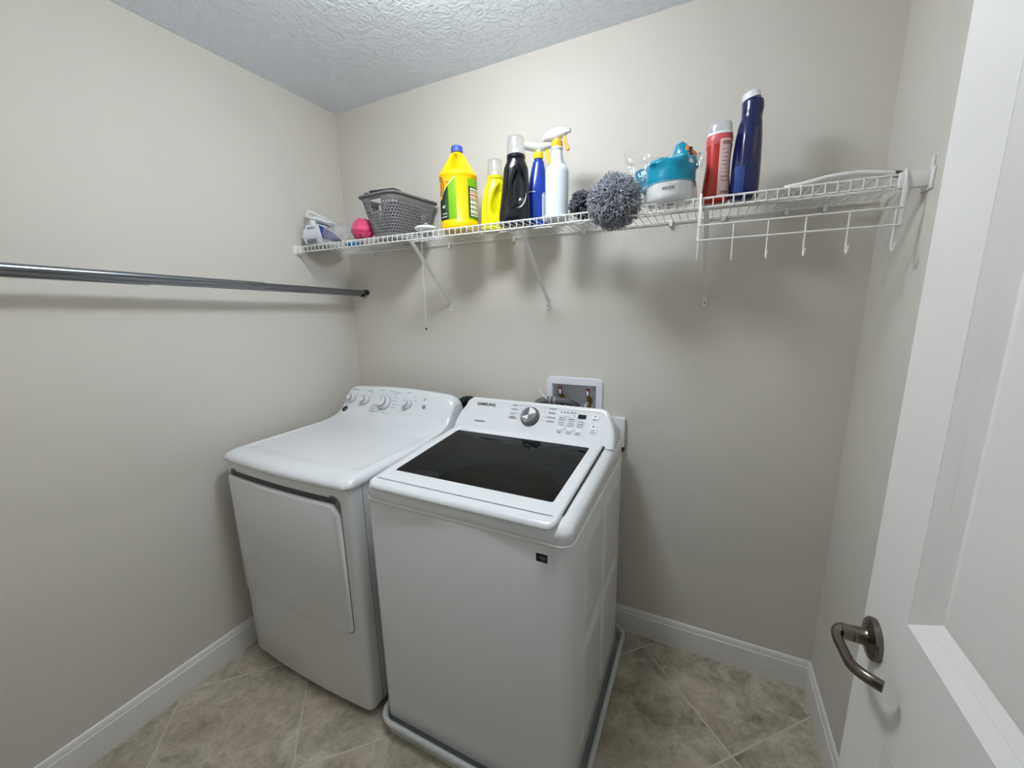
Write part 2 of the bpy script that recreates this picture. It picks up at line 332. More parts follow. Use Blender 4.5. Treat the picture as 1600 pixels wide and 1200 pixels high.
# ------------------------------------------------------------------ dryer
def dryer():
    t = thing('dryer', 'white front load dryer with four knobs, standing left of the washer', 'dryer', (.42, -.45, 0), -0.6)
    I = Matrix.Rotation(math.radians(0), 4, 'Z'); O = Vector((.42, -.45, 0))
    X0, X1, Y0, Y1 = .079, .764, -.797, -.11
    L = lambda x, y, z: Vector((x, y, z)) - O
    def bow(x): u = (x-X0)/(X1-X0); return .014*(1-(2*u-1)**2)
    def plan(ins, r, n=6, nb=14, dy=0):
        base = rrect(X0+ins, Y0+ins+dy, X1-ins, Y1-ins, r, n); out = []
        for i, (x, y) in enumerate(base):
            out.append((x, y))
            if i == 3*(n+1)-1:
                x2, y2 = base[i+1]
                out += [(x+(x2-x)*k/nb, y) for k in range(1, nb)]
        return [(x, y - (bow(x) if y < Y0+.1 else 0)) for x, y in out]
    bm = bmesh.new()
    loft(bm, [[L(x, y, z) for x, y in plan(i, .022)] for z, i in ((.028, .006), (.033, .002), (.04, 0), (.898, 0), (.9, .004))]); mk('body', bm, M_APPL2, t)
    bm = bmesh.new()   # plinth block, coloured dark as the shade in the gap to the floor
    box(bm, L(X0+.03, Y0+.03, .0), L(X1-.03, Y1-.02, .03)); mk('foot', bm, M_GAP, t)
    # top cover with a waterfall front edge
    bm = bmesh.new(); rings = []
    for z, i, d in ((.9, .001, 0), (.902, -.004, -.004), (.909, -.006, -.006), (.92, -.005, -.003), (.929, .0, .004), (.9355, .009, .016), (.938, .02, .03), (.9385, .03, .042), (.9365, .034, .047), (.936, .038, .052)):
        rings.append([L(x, y, z) for x, y in plan(i, .03, dy=d)])
    loft(bm, rings); mk('top_cover', bm, M_APPL, t, angle=50)
    # control console: side profile swept across the width, ends rounded off
    prof = [(-.375, .9355), (-.345, .938), (-.31, .942), (-.28, .950), (-.255, .962), (-.235, .978), (-.215, 1.003), (-.2, 1.027), (-.188, 1.048), (-.178, 1.064), (-.168, 1.073), (-.155, 1.077), (-.135, 1.077), (-.12, 1.07), (-.112, 1.05), (-.112, .93)]
    bm = bmesh.new(); xa, xb = X0+.012, X1-.006; st = []
    for k in range(9): a = PI/2*k/8; st.append((xa+.055*(1-math.cos(a)) if k else xa, .80+.2*math.sin(a)))
    N = 14
    for k in range(1, N): st.append((xa+.055+(xb-xa-.125)*k/N, 1.0+.07*math.sin(PI*k/N)))
    for k in range(9): a = PI/2*(8-k)/8; st.append((xb-.07+.07*math.cos(a), .66+.34*math.sin(a)))
    rings = [[L(x, y+(0 if h >= 1 else .012*(1-h)*(1 if y < -.2 else 0)), .936+(z-.936)*h) for y, z in prof] for x, h in st]
    loft(bm, rings); mk('console', bm, M_APPL, t, angle=60)
    # door: flat handle pocket with its shade painted grey, raised door skin
    fy = lambda x: Y0-bow(x)
    def sheet(bm, x0, z0, x1, z1, r, offs, mi=0, n=6, cap=True):
        rings = []
        for ins, dy in offs:
            base = rrect(x0+ins, z0+ins, x1-ins, z1-ins, max(r-ins, .002), n)
            rings.append([L(x, fy(x)-dy, z) for x, z in base])
        vr = loft(bm, rings, mi, cap0=False, cap1=False)
        # fill the middle with vertical strips so the sheet follows the bow
        if cap:
            top = [p for p in rings[-1]]; m = len(top)//4
            up_ = vr[-1][:2*m]; dn = vr[-1][2*m:]
            # columns: top half runs right->left, bottom half left->right
            up_ = up_[::-1]
            for a in range(len(up_)-1): face(bm, (up_[a], up_[a+1], dn[a+1], dn[a]), mi)
    DXA, DXB, DZ0, DZ1 = .112, .722, .352, .868
    bm = bmesh.new(); sheet(bm, DXA-.004, DZ0-.004, DXB+.004, DZ1+.006, .03, ((0, .0006), (.002, .001))); mk('door_gap', bm, pm('pocket_grey', (120, 122, 124), .5), t)
    dr = None
    bm = bmesh.new()
    def skin(x0, z0, x1, z1):
        # curved panel in columns, rounded top right corner, with thickness
        K = 26; cols = []
        for k in range(K+1):
            x = x0+(x1-x0)*k/K; zt = z1
            rr = .034
            if x > x1-rr: zt = z1-rr+math.sqrt(max(rr*rr-(x-(x1-rr))**2, 0))
            zb = z0
            if x > x1-.016: zb = z0+.016-math.sqrt(max(.016**2-(x-(x1-.016))**2, 0))
            cols.append((x, zb, zt))
        outl = [(x, zb) for x, zb, zt in cols] + [(x, zt) for x, zb, zt in cols[::-1]]
        cx, cz = (x0+x1)/2, (z0+z1)/2
        def ins(p, d): return (p[0]+(d if p[0] < cx else -d)*min(1, abs(p[0]-cx)/(.2)), p[1]+(d if p[1] < cz else -d))
        rings = [[L(x, fy(x)-dy, z) for x, z in (ins(p, d) for p in outl)] for d, dy in ((0, .0), (0, .008), (.003, .0125), (.008, .0145))]
        vr = loft(bm, rings, cap0=False, cap1=False); last = vr[-1]; h = K+1
        for a in range(K): face(bm, (last[a], last[a+1], last[2*h-2-a], last[2*h-1-a]))
    skin(DXA, DZ0, DXB, .845)
    dr = mk('door', bm, M_APPL2, t, angle=40)
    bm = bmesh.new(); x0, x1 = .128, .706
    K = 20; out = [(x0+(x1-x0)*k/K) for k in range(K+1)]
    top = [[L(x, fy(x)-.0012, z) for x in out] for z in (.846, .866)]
    loft(bm, top, closed=False, cap0=False, cap1=False); mk('handle_pocket_shade', bm, pm('pocket_shade', (74, 76, 78), .6), dr)  # dark strip paints the shade inside the handle pocket
    # side seam
    bm = bmesh.new(); box(bm, L(X1-.0005, Y0+.055, .04), L(X1+.0006, Y0+.057, .897)); mk('seam', bm, M_PRINT, t)
    # knobs on the console face
    def cf(y):
        for a, b in zip(prof, prof[1:]):
            if a[0] <= y <= b[0]: return a[1]+(b[1]-a[1])*(y-a[0])/(b[0]-a[0])
    def onface(x, y, off=0.0):
        dz = cf(y+.01)-cf(y-.01); n = Vector((0, -dz, .02)).normalized(); sc = 1.0
        if xa+.055 < x < xb-.07: sc = 1+.07*math.sin(PI*(x-xa-.055)/(xb-xa-.125))
        p = L(x, y, .936+(cf(y)-.936)*sc); return frame(p+n*off, n, (1, 0, 0))
    M_KN = pm('knob_white', (228, 230, 233), .3); M_SH = pm('knob_silver_ring', (104, 107, 112), .35, metal=.5)
    for x, y, R in ((.145, -.203, .022), (.240, -.205, .022), (.366, -.207, .037), (.510, -.205, .022)):
        m4 = onface(x, y, -.001); bm = bmesh.new()
        lathe(bm, [(0, 0), (R, 0), (R, .002), (R*.96, .0035)], 32, 1, m4)
        lathe(bm, [(R*.95, .003), (R*.88, .012), (R*.74, .020), (R*.70, .030), (R*.66, .032), (0, .0325)], 32, 0, m4)
        lathe(bm, [(R*.70, .0255), (R*.75, .027), (R*.70, .0305)], 32, 1, m4, False, False)
        k = mk('knob', bm, [M_KN, M_SH], t)
        bm = bmesh.new(); box(bm, (-.0012, R*.2, .0325), (.0012, R*.66, .0335)); bmesh.ops.transform(bm, matrix=m4, verts=bm.verts[:]); mk('pointer', bm, M_PRINT, k)
    m4 = onface(.606, -.205); bm = bmesh.new(); lathe(bm, [(0, 0), (.0095, 0), (.0095, .003), (.008, .0045), (0, .0045)], 20, 0, m4); mk('button', bm, pm('grey_button', (150, 153, 156), .4), t)
    m4 = onface(.124, -.240); bm = bmesh.new(); lathe(bm, [(0, 0), (.0165, 0), (.0165, .002), (.015, .003), (0, .003)], 28, 0, m4); bd = mk('badge', bm, pm('badge_dark', (58, 60, 64), .25, metal=.7), t); bd['label'] = 'small dark round badge'
    bm = bmesh.new(); lathe(bm, [(.0135, .0031), (.0142, .0036), (.0149, .0031)], 24, 0, m4, False, False); mk('badge_ring', bm, M_CHROME, bd)
    text('monogram', 'GE', .011, m4 @ Matrix.Translation((0, 0, .0033)), M_CHROME, bd)
    # printed dial legends: words too small to read, dashes of print
    rnd = random.Random(3)
    def dash(x, y, w, hgt=.0024, dark=0):
        bm = bmesh.new(); m4 = onface(x, y, .0006); x0 = -w/2
        while x0 < w/2:
            l = rnd.uniform(.002, .005); l = min(l, w/2-x0)
            b2 = [m4 @ Vector(q) for q in ((x0, -hgt/2, 0), (x0+l*.8, -hgt/2, 0), (x0+l*.8, hgt/2, 0), (x0, hgt/2, 0))]
            face(bm, [bm.verts.new(q) for q in b2]); x0 += l
        mk('legend', bm, M_INK if dark else M_PRINT, t)
    for x, y, w, dk in ((.150, -.178, .05, 1), (.246, -.180, .036, 1), (.332, -.176, .024, 0), (.500, -.176, .02, 1), (.602, -.186, .018, 1), (.600, -.190, .014, 0)): dash(x, y, w, .003, dk)
    for i in range(5):
        dash(.424+.006*(i % 2), -.184-.0085*i, .03); dash(.305-.004*(i % 2), -.215-.006*i, .03, dark=1 if i > 1 else 0)
    for x, y, w in ((.268, -.188, .014), (.275, -.196, .014), (.262, -.184, .012), (.545, -.186, .012), (.548, -.194, .014), (.172, -.19, .01), (.38, -.237, .02), (.405, -.238, .012), (.33, -.237, .026), (.40, -.178, .04), (.44, -.18, .025)): dash(x, y, w)
dryer()

# ------------------------------------------------------------------ washer and its pan
PX0, PX1, PY0, PY1 = .797, 1.533, -.824, -.045
bm = bmesh.new()
def prr(i, r, z): return [Vector((x, y, z)) for x, y in rrect(PX0+i, PY0+i, PX1-i, PY1-i, r, 8)]
loft(bm, [prr(.018, .05, 0), prr(.016, .052, .004), prr(.006, .062, .05), prr(.0, .068, .054), prr(-.0005, .0685, .060), prr(.003, .065, .065), prr(.010, .058, .066), prr(.015, .053, .063), prr(.018, .05, .055), prr(.024, .044, .01), prr(.03, .04, .008)])
tag(mk('drip_pan', bm, M_PAN, angle=40), 'white plastic drip pan on the floor under the washer', 'pan')

def washer():
    X0, X1, Y0, Y1 = .814, 1.497, -.787, -.105; XC = (X0+X1)/2
    t = thing('washing_machine', 'white top load washer with dark glass lid, standing in the drip pan', 'washing machine', (XC, -.45, .008))
    O = Vector((XC, -.45, .008)); L = lambda x, y, z: Vector((x, y, z)) - O
    rr = lambda i, r, z, d=0: [L(x, y, z) for x, y in rrect(X0+i, Y0+i+d, X1-i, Y1-i, r, 8)]
    for x in (X0+.06, X1-.06):
        for y in (Y0+.07, Y1-.07):
            bm = bmesh.new(); lathe(bm, [(0, .008), (.024, .008), (.024, .022), (.012, .026), (.012, .05), (0, .05)], 18, mat4=Matrix.Translation((x-O.x, y-O.y, -O.z))); mk('foot', bm, M_BLACK, t)
    bm = bmesh.new(); loft(bm, [rr(.006, .03, .044), rr(.0, .034, .05), rr(.0, .034, .878), rr(.002, .033, .882), rr(.006, .03, .884)], cap1=False); mk('cabinet', bm, M_APPL2, t, angle=40)
    # embossed panels on the right side
    bm = bmesh.new()
    for ya, yb, za, zb, cut in ((-.665, -.45, .525, .83, 0), (-.425, -.17, .525, .83, .06), (-.665, -.45, .11, .485, 0), (-.425, -.17, .11, .485, .06)):
        rings = []
        for i, dx in ((0, .0002), (.008, .0035), (.02, .0055), (.026, .0058)):
            rings.append([L(X1+dx, y, z) for y, z in rrect(ya+i, za+i, yb-i, zb-i, .03-i*.6, 6)])
        loft(bm, rings, cap0=False)
    mk('side_panel', bm, M_APPL2, t, angle=60)
    # seam bead raised and whitened to carry its highlight, then the plastic top cover with its tub opening
    bm = bmesh.new()
    SEAM = [rr(.004, .032, .8835), rr(-.003, .0385, .8845), rr(-.003, .0385, .8865), rr(.004, .032, .888)]
    loft(bm, SEAM, cap0=False, cap1=False); mk('seam_trim', bm, pm('bright_edge', (245, 246, 246), .15, coat=.6), t)
    HX0, HX1, HY0, HY1 = .862, 1.428, -.712, -.315
    sl = lambda y: max(0, (y-Y0)*.055)
    def ring(i, r, z, d=0):
        return [L(x, y, z+sl(y)*(0 if z < .91 else 1)) for x, y in rrect(X0+i, Y0+i+d, X1-i, Y1-i, r, 8)]
    def hole(e, r, z, s=1): return [L(x, y, z+sl(y)*s) for x, y in rrect(HX0-e, HY0-e, HX1+e, HY1+e, r, 8)]
    bm = bmesh.new()
    def circ(r, z): # matched to the rounded rect order
        pts = rrect(-.2, -.2, .2, .2, .199, 8); c = ((HX0+HX1)/2+.01, (HY0+HY1)/2-.012)
        return [L(c[0]+r*x/.2*1.0, c[1]+r*.80*y/.2, z) for x, y in pts]
    loft(bm, [ring(.003, .034, .888), ring(0, .036, .892), ring(0, .036, .912, .0), ring(.002, .037, .922, .001), ring(.008, .039, .931, .006), ring(.018, .043, .9365, .012), ring(.033, .05, .939, .02), hole(.004, .02, .939), hole(0, .018, .936)], cap0=False, cap1=False)
    mk('top_cover', bm, M_APPL, t, angle=50)
    bm = bmesh.new(); loft(bm, [hole(0, .018, .9365), hole(-.012, .02, .90, 0), circ(.235, .885), circ(.228, .872)], cap0=False, cap1=False); mk('tub_cover', bm, M_TUB, t, angle=30)
    bm = bmesh.new(); loft(bm, [circ(.232, .874), circ(.245, .84), circ(.245, .45), circ(.22, .42), circ(.05, .44)], cap0=False); dm = mk('drum', bm, M_STEEL, t, angle=30)
    bm = bmesh.new()
    for q in range(3):
        z = .80-.1*q; c = circ(.243, z); tube(bm, c+[c[0]], .004, 6, cap=False)
    mk('drum_rib', bm, M_STEEL, dm)
    bm = bmesh.new(); lathe(bm, [(.0, .915), (.055, .915), (.058, .925), (.064, .925), (.064, .905)], 28, mat4=Matrix.Translation((HX0+.07-O.x, HY0+.075-O.y, -O.z))); mk('dispenser_cup', bm, M_TUB, t)
    # lid
    LX0, LX1, LY0, LY1 = .835, 1.458, -.797, -.262
    GX0, GX1, GY0, GY1 = .872, 1.420, -.702, -.325
    lz = lambda y: .951+(y+.783)*.066
    bm = bmesh.new(); loft(bm, [[L(x, y, lz(y)-dz-(.010 if y < LY0+.03 else 0)) for x, y in rrect(LX0-e, LY0+.05, LX1+e, LY1+e, .02, 8)] for e, dz in ((-.02, .0118), (.001, .0118), (.0042, .0112), (.0042, .0105), (.001, .0103), (-.02, .0103))], cap0=False, cap1=False); mk('lid_gap_shade', bm, M_GAP, t)  # dark ring painted as the shade in the gap around the lid
    bm = bmesh.new()
    def lr(i, dz, r=.028):
        out = []
        for x, y in rrect(LX0+i, LY0+i, LX1-i, LY1-i, max(r-i, .006), 8):
            front = max(0, (LY0+.045-y)/.045)       # the front lip droops and rolls over
            out.append(L(x, y, lz(y)-dz-.009*front*front))
        return out
    def gr(e, dz): return [L(x, y, lz(y)-dz) for x, y in rrect(GX0-e, GY0-e, GX1+e, GY1+e, .008, 8)]
    loft(bm, [gr(0, .0135), lr(.01, .0135), lr(.003, .0125), lr(0, .009), lr(.001, .0045), lr(.005, .001), lr(.011, 0), gr(.004, 0), gr(0, .0015), gr(0, .0135)], cap0=False, cap1=False)
    ld = mk('lid', bm, M_APPL, t, angle=50)
    m = bpy.data.materials.new('tinted_glass'); m.use_nodes = True; nt = m.node_tree; nt.nodes.clear()
    o_ = nt.nodes.new('ShaderNodeOutputMaterial'); tr = nt.nodes.new('ShaderNodeBsdfTransparent'); tr.inputs[0].default_value = (.34, .38, .41, 1)
    gl = nt.nodes.new('ShaderNodeBsdfGlossy'); gl.inputs['Roughness'].default_value = .015; fr = nt.nodes.new('ShaderNodeFresnel'); fr.inputs[0].default_value = 1.33; mx = nt.nodes.new('ShaderNodeMixShader')
    ge = nt.nodes.new('ShaderNodeNewGeometry'); iv = nt.nodes.new('ShaderNodeMath'); iv.operation = 'SUBTRACT'; iv.inputs[0].default_value = 1; mu = nt.nodes.new('ShaderNodeMath'); mu.operation = 'MULTIPLY'
    nt.links.new(ge.outputs['Backfacing'], iv.inputs[1]); nt.links.new(fr.outputs[0], mu.inputs[0]); nt.links.new(iv.outputs[0], mu.inputs[1])
    nt.links.new(mu.outputs[0], mx.inputs[0]); nt.links.new(tr.outputs[0], mx.inputs[1]); nt.links.new(gl.outputs[0], mx.inputs[2]); nt.links.new(mx.outputs[0], o_.inputs[0])
    bm = bmesh.new(); loft(bm, [gr(-.0002, .0025), gr(-.0002, .0065)]); gp = mk('glass_pane', bm, m, ld); gp['label'] = 'dark tinted glass'
    bm = bmesh.new(); tube(bm, [L(LX0+.012, LY0+.036, lz(LY0+.036)-.0022), L(LX1-.012, LY0+.036, lz(LY0+.036)-.0022)], .0009, 6); mk('groove', bm, M_PRINT, ld)
    # console
    YB, ZB, YT, ZT = -.277, .978, -.190, 1.092
    FA = math.hypot(YT-YB, ZT-ZB); tv = Vector((0, (YT-YB)/FA, (ZT-ZB)/FA)); nv = Vector((0, -tv.z, tv.y))
    def outl(ins):
        bl, br, tl, tr_, v0, v1, r = X0+.003+ins, X1-.003-ins, X0+.042+ins, X1-.042-ins, -.012, FA-ins, .04-ins
        pts = [(bl, v0), (br, v0)]
        # right side bulges, then the rounded top corner
        for k in range(1, 6): u = k/6; pts.append((br+(tr_+.012-br)*u+.010*math.sin(PI*u), v0+(v1-r-v0)*u))
        for k in range(9): a = PI/2*k/8; pts.append((tr_-r+.012+r*math.cos(a), v1-r+r*math.sin(a)))
        for k in range(1, 12): pts.append((tr_-r+.012+(tl+r-.012-tr_+r-.012)*k/12, v1))
        for k in range(9): a = PI/2*(1+k/8); pts.append((tl+r-.012+r*math.cos(a), v1-r+r*math.sin(a)))
        for k in range(1, 6): u = 1-k/6; pts.append((bl+(tl-.012-bl)*u-.010*math.sin(PI*u), v0+(v1-r-v0)*u))
        return pts
    def fp(x, v, off=0): return L(x, YB, ZB) + tv*v + nv*off
    bm = bmesh.new(); rings = [[fp(x, v, -.0012) for x, v in outl(.022)], [fp(x, v, -.0005) for x, v in outl(.0185)], [fp(x, v, .0002) for x, v in outl(.016)], [fp(x, v, 0) for x, v in outl(.010)], [fp(x, v, -.0035) for x, v in outl(.003)], [fp(x, v, -.010) for x, v in outl(0)]]
    f_ = lambda p, d, y: Vector((p.x*(1-d*.6), y-O.y, p.z-d*max(0, (p.z+O.z-.96)/.13)))
    o0 = rings[-1]; rings += [[f_(p, .004, min(p.y+O.y+.012, -.12)) for p in o0], [f_(p, .03, -.135) for p in o0], [f_(p, .05, -.107) for p in o0]]
    loft(bm, rings); mk('console', bm, M_APPL, t, angle=45)
    fm = lambda x, v, off=.0: frame(fp(x, v, off), nv, (1, 0, 0))
    V = lambda z: (z-ZB)/tv.z
    # dial
    m4 = fm(1.152, V(1.040), -.001); R = .0335
    dk = bpy.data.objects.new('dial', None); COL.objects.link(dk); dk.parent = t
    bm = bmesh.new(); lathe(bm, [(0, 0), (R+.004, 0), (R+.004, .004), (R, .006), (R, .018), (R-.002, .020), (0, .020)], 48, mat4=m4); mk('dial_body', bm, M_CHROME_D, dk)
    bm = bmesh.new(); lathe(bm, [(R+.004, .001), (R+.0065, .001), (R+.0065, .003), (R+.004, .003)], 48, mat4=m4); mk('dial_ring', bm, M_BLACK, dk)
    # face: metal reflection painted as alternating bright and dark wedges
    bm = bmesh.new(); c = bm.verts.new(m4 @ Vector((0, 0, .0215)))
    for k, (a0, a1) in enumerate(((90, 20), (20, -90), (-90, -160), (-160, -270))):
        prev = None; tl = (.004, -.003)[k % 2]
        cc = bm.verts.new(m4 @ Vector((0, 0, .0220)))
        for q in range(13):
            a = math.radians(a0+(a1-a0)*q/12); mid = math.radians((a0+a1)/2)
            p = bm.verts.new(m4 @ Vector(((R-.0025)*math.cos(a), (R-.0025)*math.sin(a), .0205+(.0022 if (k % 2 == 0) else 0)*math.sin(a)*.9+(0 if k % 2 == 0 else .0012*math.cos(a)))))
            if prev: face(bm, (cc, prev, p), k % 2)
            prev = p
    mk('dial_face', bm, [pm('dial_painted_sheen', (242, 242, 242), .4, metal=.1), pm('dial_painted_dark', (120, 120, 121), .35, metal=.8)], dk, angle=1)
    text('wordmark', 'SAMSUNG', .0175, fm(.944, V(1.066), .0004), M_INK, t, bold=.0003, sx=1.10)
    # display and printed legends
    bm = bmesh.new(); box(bm, (-.0155, -.0085, 0), (.0155, .0085, .0012), bev=.0004); bmesh.ops.transform(bm, matrix=fm(1.361, V(1.057), .0), verts=bm.verts[:]); mk('display', bm, pm('display_black', (6, 5, 7), .5, spec=.2), t)
    for x, z, w, h in ((1.411, 1.059, .023, .020), (1.411, 1.021, .026, .032), (1.284, 1.013, .022, .009), (1.322, 1.011, .022, .009), (1.357, 1.010, .020, .009)):
        bm = bmesh.new(); m4 = fm(x, V(z), .0)
        loft(bm, [[m4 @ Vector((a, b, zz)) for a, b in rrect(-w/2+i, -h/2+i, w/2-i, h/2-i, .002, 3)] for i, zz in ((0, -.0004), (0, .0008), (.0006, .0014), (.0012, .0014))]); mk('button', bm, pm('button_white', (238, 239, 241), .4), t)
    rnd = random.Random(5)
    def dash(x, z, w, hgt=.0026, mi=0, gap=.82):
        bm = bmesh.new(); m4 = fm(x, V(z), .0017); x0 = -w/2
        while x0 < w/2-1e-5:
            l = min(rnd.uniform(.0025, .006), w/2-x0)
            face(bm, [bm.verts.new(m4 @ Vector(q)) for q in ((x0, -hgt/2, 0), (x0+l*gap, -hgt/2, 0), (x0+l*gap, hgt/2, 0), (x0, hgt/2, 0))]); x0 += l
        mk('legend', bm, M_INK if mi else M_PRINT, t)
    for z, w in ((1.0735, .022), (1.0595, .030), (1.0445, .025), (1.0335, .024), (1.0285, .036)):
        dash(1.078+.0, z, w, .0034)
        if z > 1.035: dash(1.104 if z < 1.07 else 1.112, z, .016 if z < 1.07 else .04, .0007, gap=1)
    for z, w in ((1.0735, .032), (1.0595, .030), (1.0445, .034), (1.0305, .032)):
        dash(1.240, z, w, .0034); dash(1.212 if z < 1.07 else 1.2, z, .012 if z < 1.07 else .03, .0007, gap=1)
    dash(.935, 1.005, .048, .0032, 1, .9)
    for c_, zs in ((1.276, (1.047, 1.040, 1.032, 1.025)), (1.313, (1.046, 1.039, 1.031, 1.024)), (1.350, (1.040, 1.032, 1.024))):
        for z in zs:
            dash(c_, z, .003, .003, 1, 1); dash(c_+.013, z, rnd.choice((.012, .018, .022)), .0024)
    for c_ in (1.284, 1.322, 1.357): dash(c_, 1.0025, .020, .0022); dash(c_, .999, .014, .0022)
    for x in (1.278, 1.291, 1.304, 1.318): dash(x, 1.066, .005, .005, 0, .9)
    dash(1.331, 1.066, .012, .0028); dash(1.333, 1.057, .007, .0028, 1)
    for x in (1.304, 1.341): dash(x, 1.012, .005, .0035)
    dash(1.411, 1.0525, .016, .0026); dash(1.411, 1.062, .007, .006, 0, 1); dash(1.411, 1.029, .009, .006, 0, .9); dash(1.411, 1.018, .013, .003, 1); dash(1.411, 1.0125, .016, .003, 1)
    for a, b, z in ((1.268, 1.340, 1.0725), (1.268, 1.375, 1.0525)): dash((a+b)/2, z, b-a, .0006, gap=1)
    # badge sticker at the front
    bm = bmesh.new(); box(bm, L(1.405, Y0-.0008, .831), L(1.436, Y0+.0002, .854)); st = mk('sticker', bm, M_BLACK, t); st['label'] = 'small black energy sticker'
    for z, w in ((.846, .016), (.8425, .018), (.8385, .011)):
        bm = bmesh.new(); box(bm, L(1.4235-w/2, Y0-.0013, z-.0008), L(1.4235+w/2, Y0-.0007, z+.0008)); mk('legend', bm, M_PRINT, st)
washer()

# ------------------------------------------------------------------ laundry outlet box, valves, hoses, outlet
def outlet_box():
    t = thing('laundry_outlet_box', 'white recessed water outlet box in the wall behind the washer', 'outlet box', (1.264, 0, 1.07))
    O = Vector((1.264, 0, 1.07)); L = lambda x, y, z: Vector((x, y, z)) - O
    bm = bmesh.new()
    R = lambda x0, z0, x1, z1, r, y: [L(x, y, z) for x, z in rrect(x0, z0, x1, z1, r, 6)]
    loft(bm, [R(1.138, .94, 1.389, 1.166, .022, -.0005), R(1.138, .94, 1.389, 1.166, .022, -.005), R(1.141, .943, 1.386, 1.163, .02, -.009), R(1.146, .948, 1.381, 1.158, .018, -.010), R(1.164, .985, 1.362, 1.135, .006, -.010), R(1.167, .988, 1.359, 1.132, .005, -.006), R(1.167, .988, 1.359, 1.132, .005, .085)], cap0=False)
    mk('frame', bm, pm('box_white', (228, 231, 236), .4), t, angle=40)
    mr = pm('valve_red', (126, 24, 36), .4); mb = pm('brass', (150, 118, 62), .35, metal=.9)
    for x, red in ((1.198, mr), (1.322, mr)):
        z = 1.062; v = bpy.data.objects.new('valve', None); COL.objects.link(v); v.parent = t
        bm = bmesh.new(); lathe(bm, [(0, .99), (.012, .99), (.012, 1.02), (.009, 1.022), (.009, 1.045), (.013, 1.048), (.013, 1.066), (.008, 1.072), (.006, 1.08), (0, 1.08)], 16, mat4=Matrix.Translation((x-O.x, .035-O.y, -O.z))); mk('valve_body', bm, mb, v)
        bm = bmesh.new(); tube(bm, [L(x, .035, 1.056), L(x, .008, 1.056)], .0085, 12); mk('valve_outlet', bm, mb, v)
        bm = bmesh.new(); box(bm, L(x-.0085, .002, 1.078), L(x+.0085, .010, 1.118), bev=.003); hd = mk('valve_handle', bm, red, v)
        bm = bmesh.new(); box(bm, L(x-.005, .0008, 1.084), L(x+.005, .0024, 1.110), bev=.0006); mk('handle_plate', bm, M_CHROME, hd)
outlet_box()
M_HOSE = pm('grey_hose', (92, 94, 98), .55)
bm = bmesh.new(); tube(bm, spline([(1.085, -.06, .98), (1.11, -.05, 1.045), (1.145, -.035, 1.062), (1.20, -.022, 1.062), (1.24, -.010, 1.056), (1.27, .03, 1.03)], 6), .0155, 14)
h = mk('drain_hose', bm, M_HOSE); tag(h, 'grey corrugated drain hose curling into the water outlet box', 'hose')
bm = bmesh.new()
for x, z in ((1.165, 1.0630), (1.186, 1.0628)):
    tube(bm, [Vector((x+.004*math.sin(a)*0, -.0275+.0172*math.cos(a), z-.001+.0172*math.sin(a))) for a in [2*PI*k/20 for k in range(21)]], .0016, 6)
mk('tie_band', bm, M_PLAST, h)['label'] = 'white tie band'
bm = bmesh.new(); box(bm, (-.003, -.0007, 0), (.003, .0007, .062)); bmesh.ops.transform(bm, matrix=Matrix.Translation((1.158, -.045, 1.065)) @ Matrix.Rotation(math.radians(-42), 4, 'Y'), verts=bm.verts[:]); mk('tie_tail', bm, M_PLAST, h)
bm = bmesh.new(); tube(bm, spline([(1.322, -.004, 1.056), (1.322, -.026, 1.05), (1.322, -.034, 1.02), (1.31, -.036, .93), (1.29, -.05, .78)], 6), .0095, 12)
tag(mk('water_hose', bm, pm('braided_hose', (150, 150, 150), .4, metal=.5)), 'braided supply hose dropping from the right valve behind the washer', 'hose')
bm = bmesh.new(); pts = spline([(.70, -.075, .99), (.735, -.06, 1.022), (.775, -.055, 1.022), (.81, -.06, .985), (.815, -.065, .88), (.79, -.06, .6)], 16)
tube(bm, pts, [.026+.003*math.sin(i*1.6) for i in range(len(pts))], 16)
tag(mk('vent_hose', bm, M_BLACK), 'black corrugated hose between the dryer and the washer', 'hose')
t = thing('wall_outlet', 'white outlet cover plate on the wall right of the washer', 'outlet', (1.450, 0, .948))
bm = bmesh.new(); box(bm, (-.0365, -.022, -.063), (.0365, -.0005, .063), bev=.004); mk('cover', bm, M_PLAST, t)
bm = bmesh.new(); box(bm, (.018, -.034, -.078), (.036, -.0005, -.0655), bev=.003); mk('plug', bm, M_GAP, t)  # small dark block below the cover plate

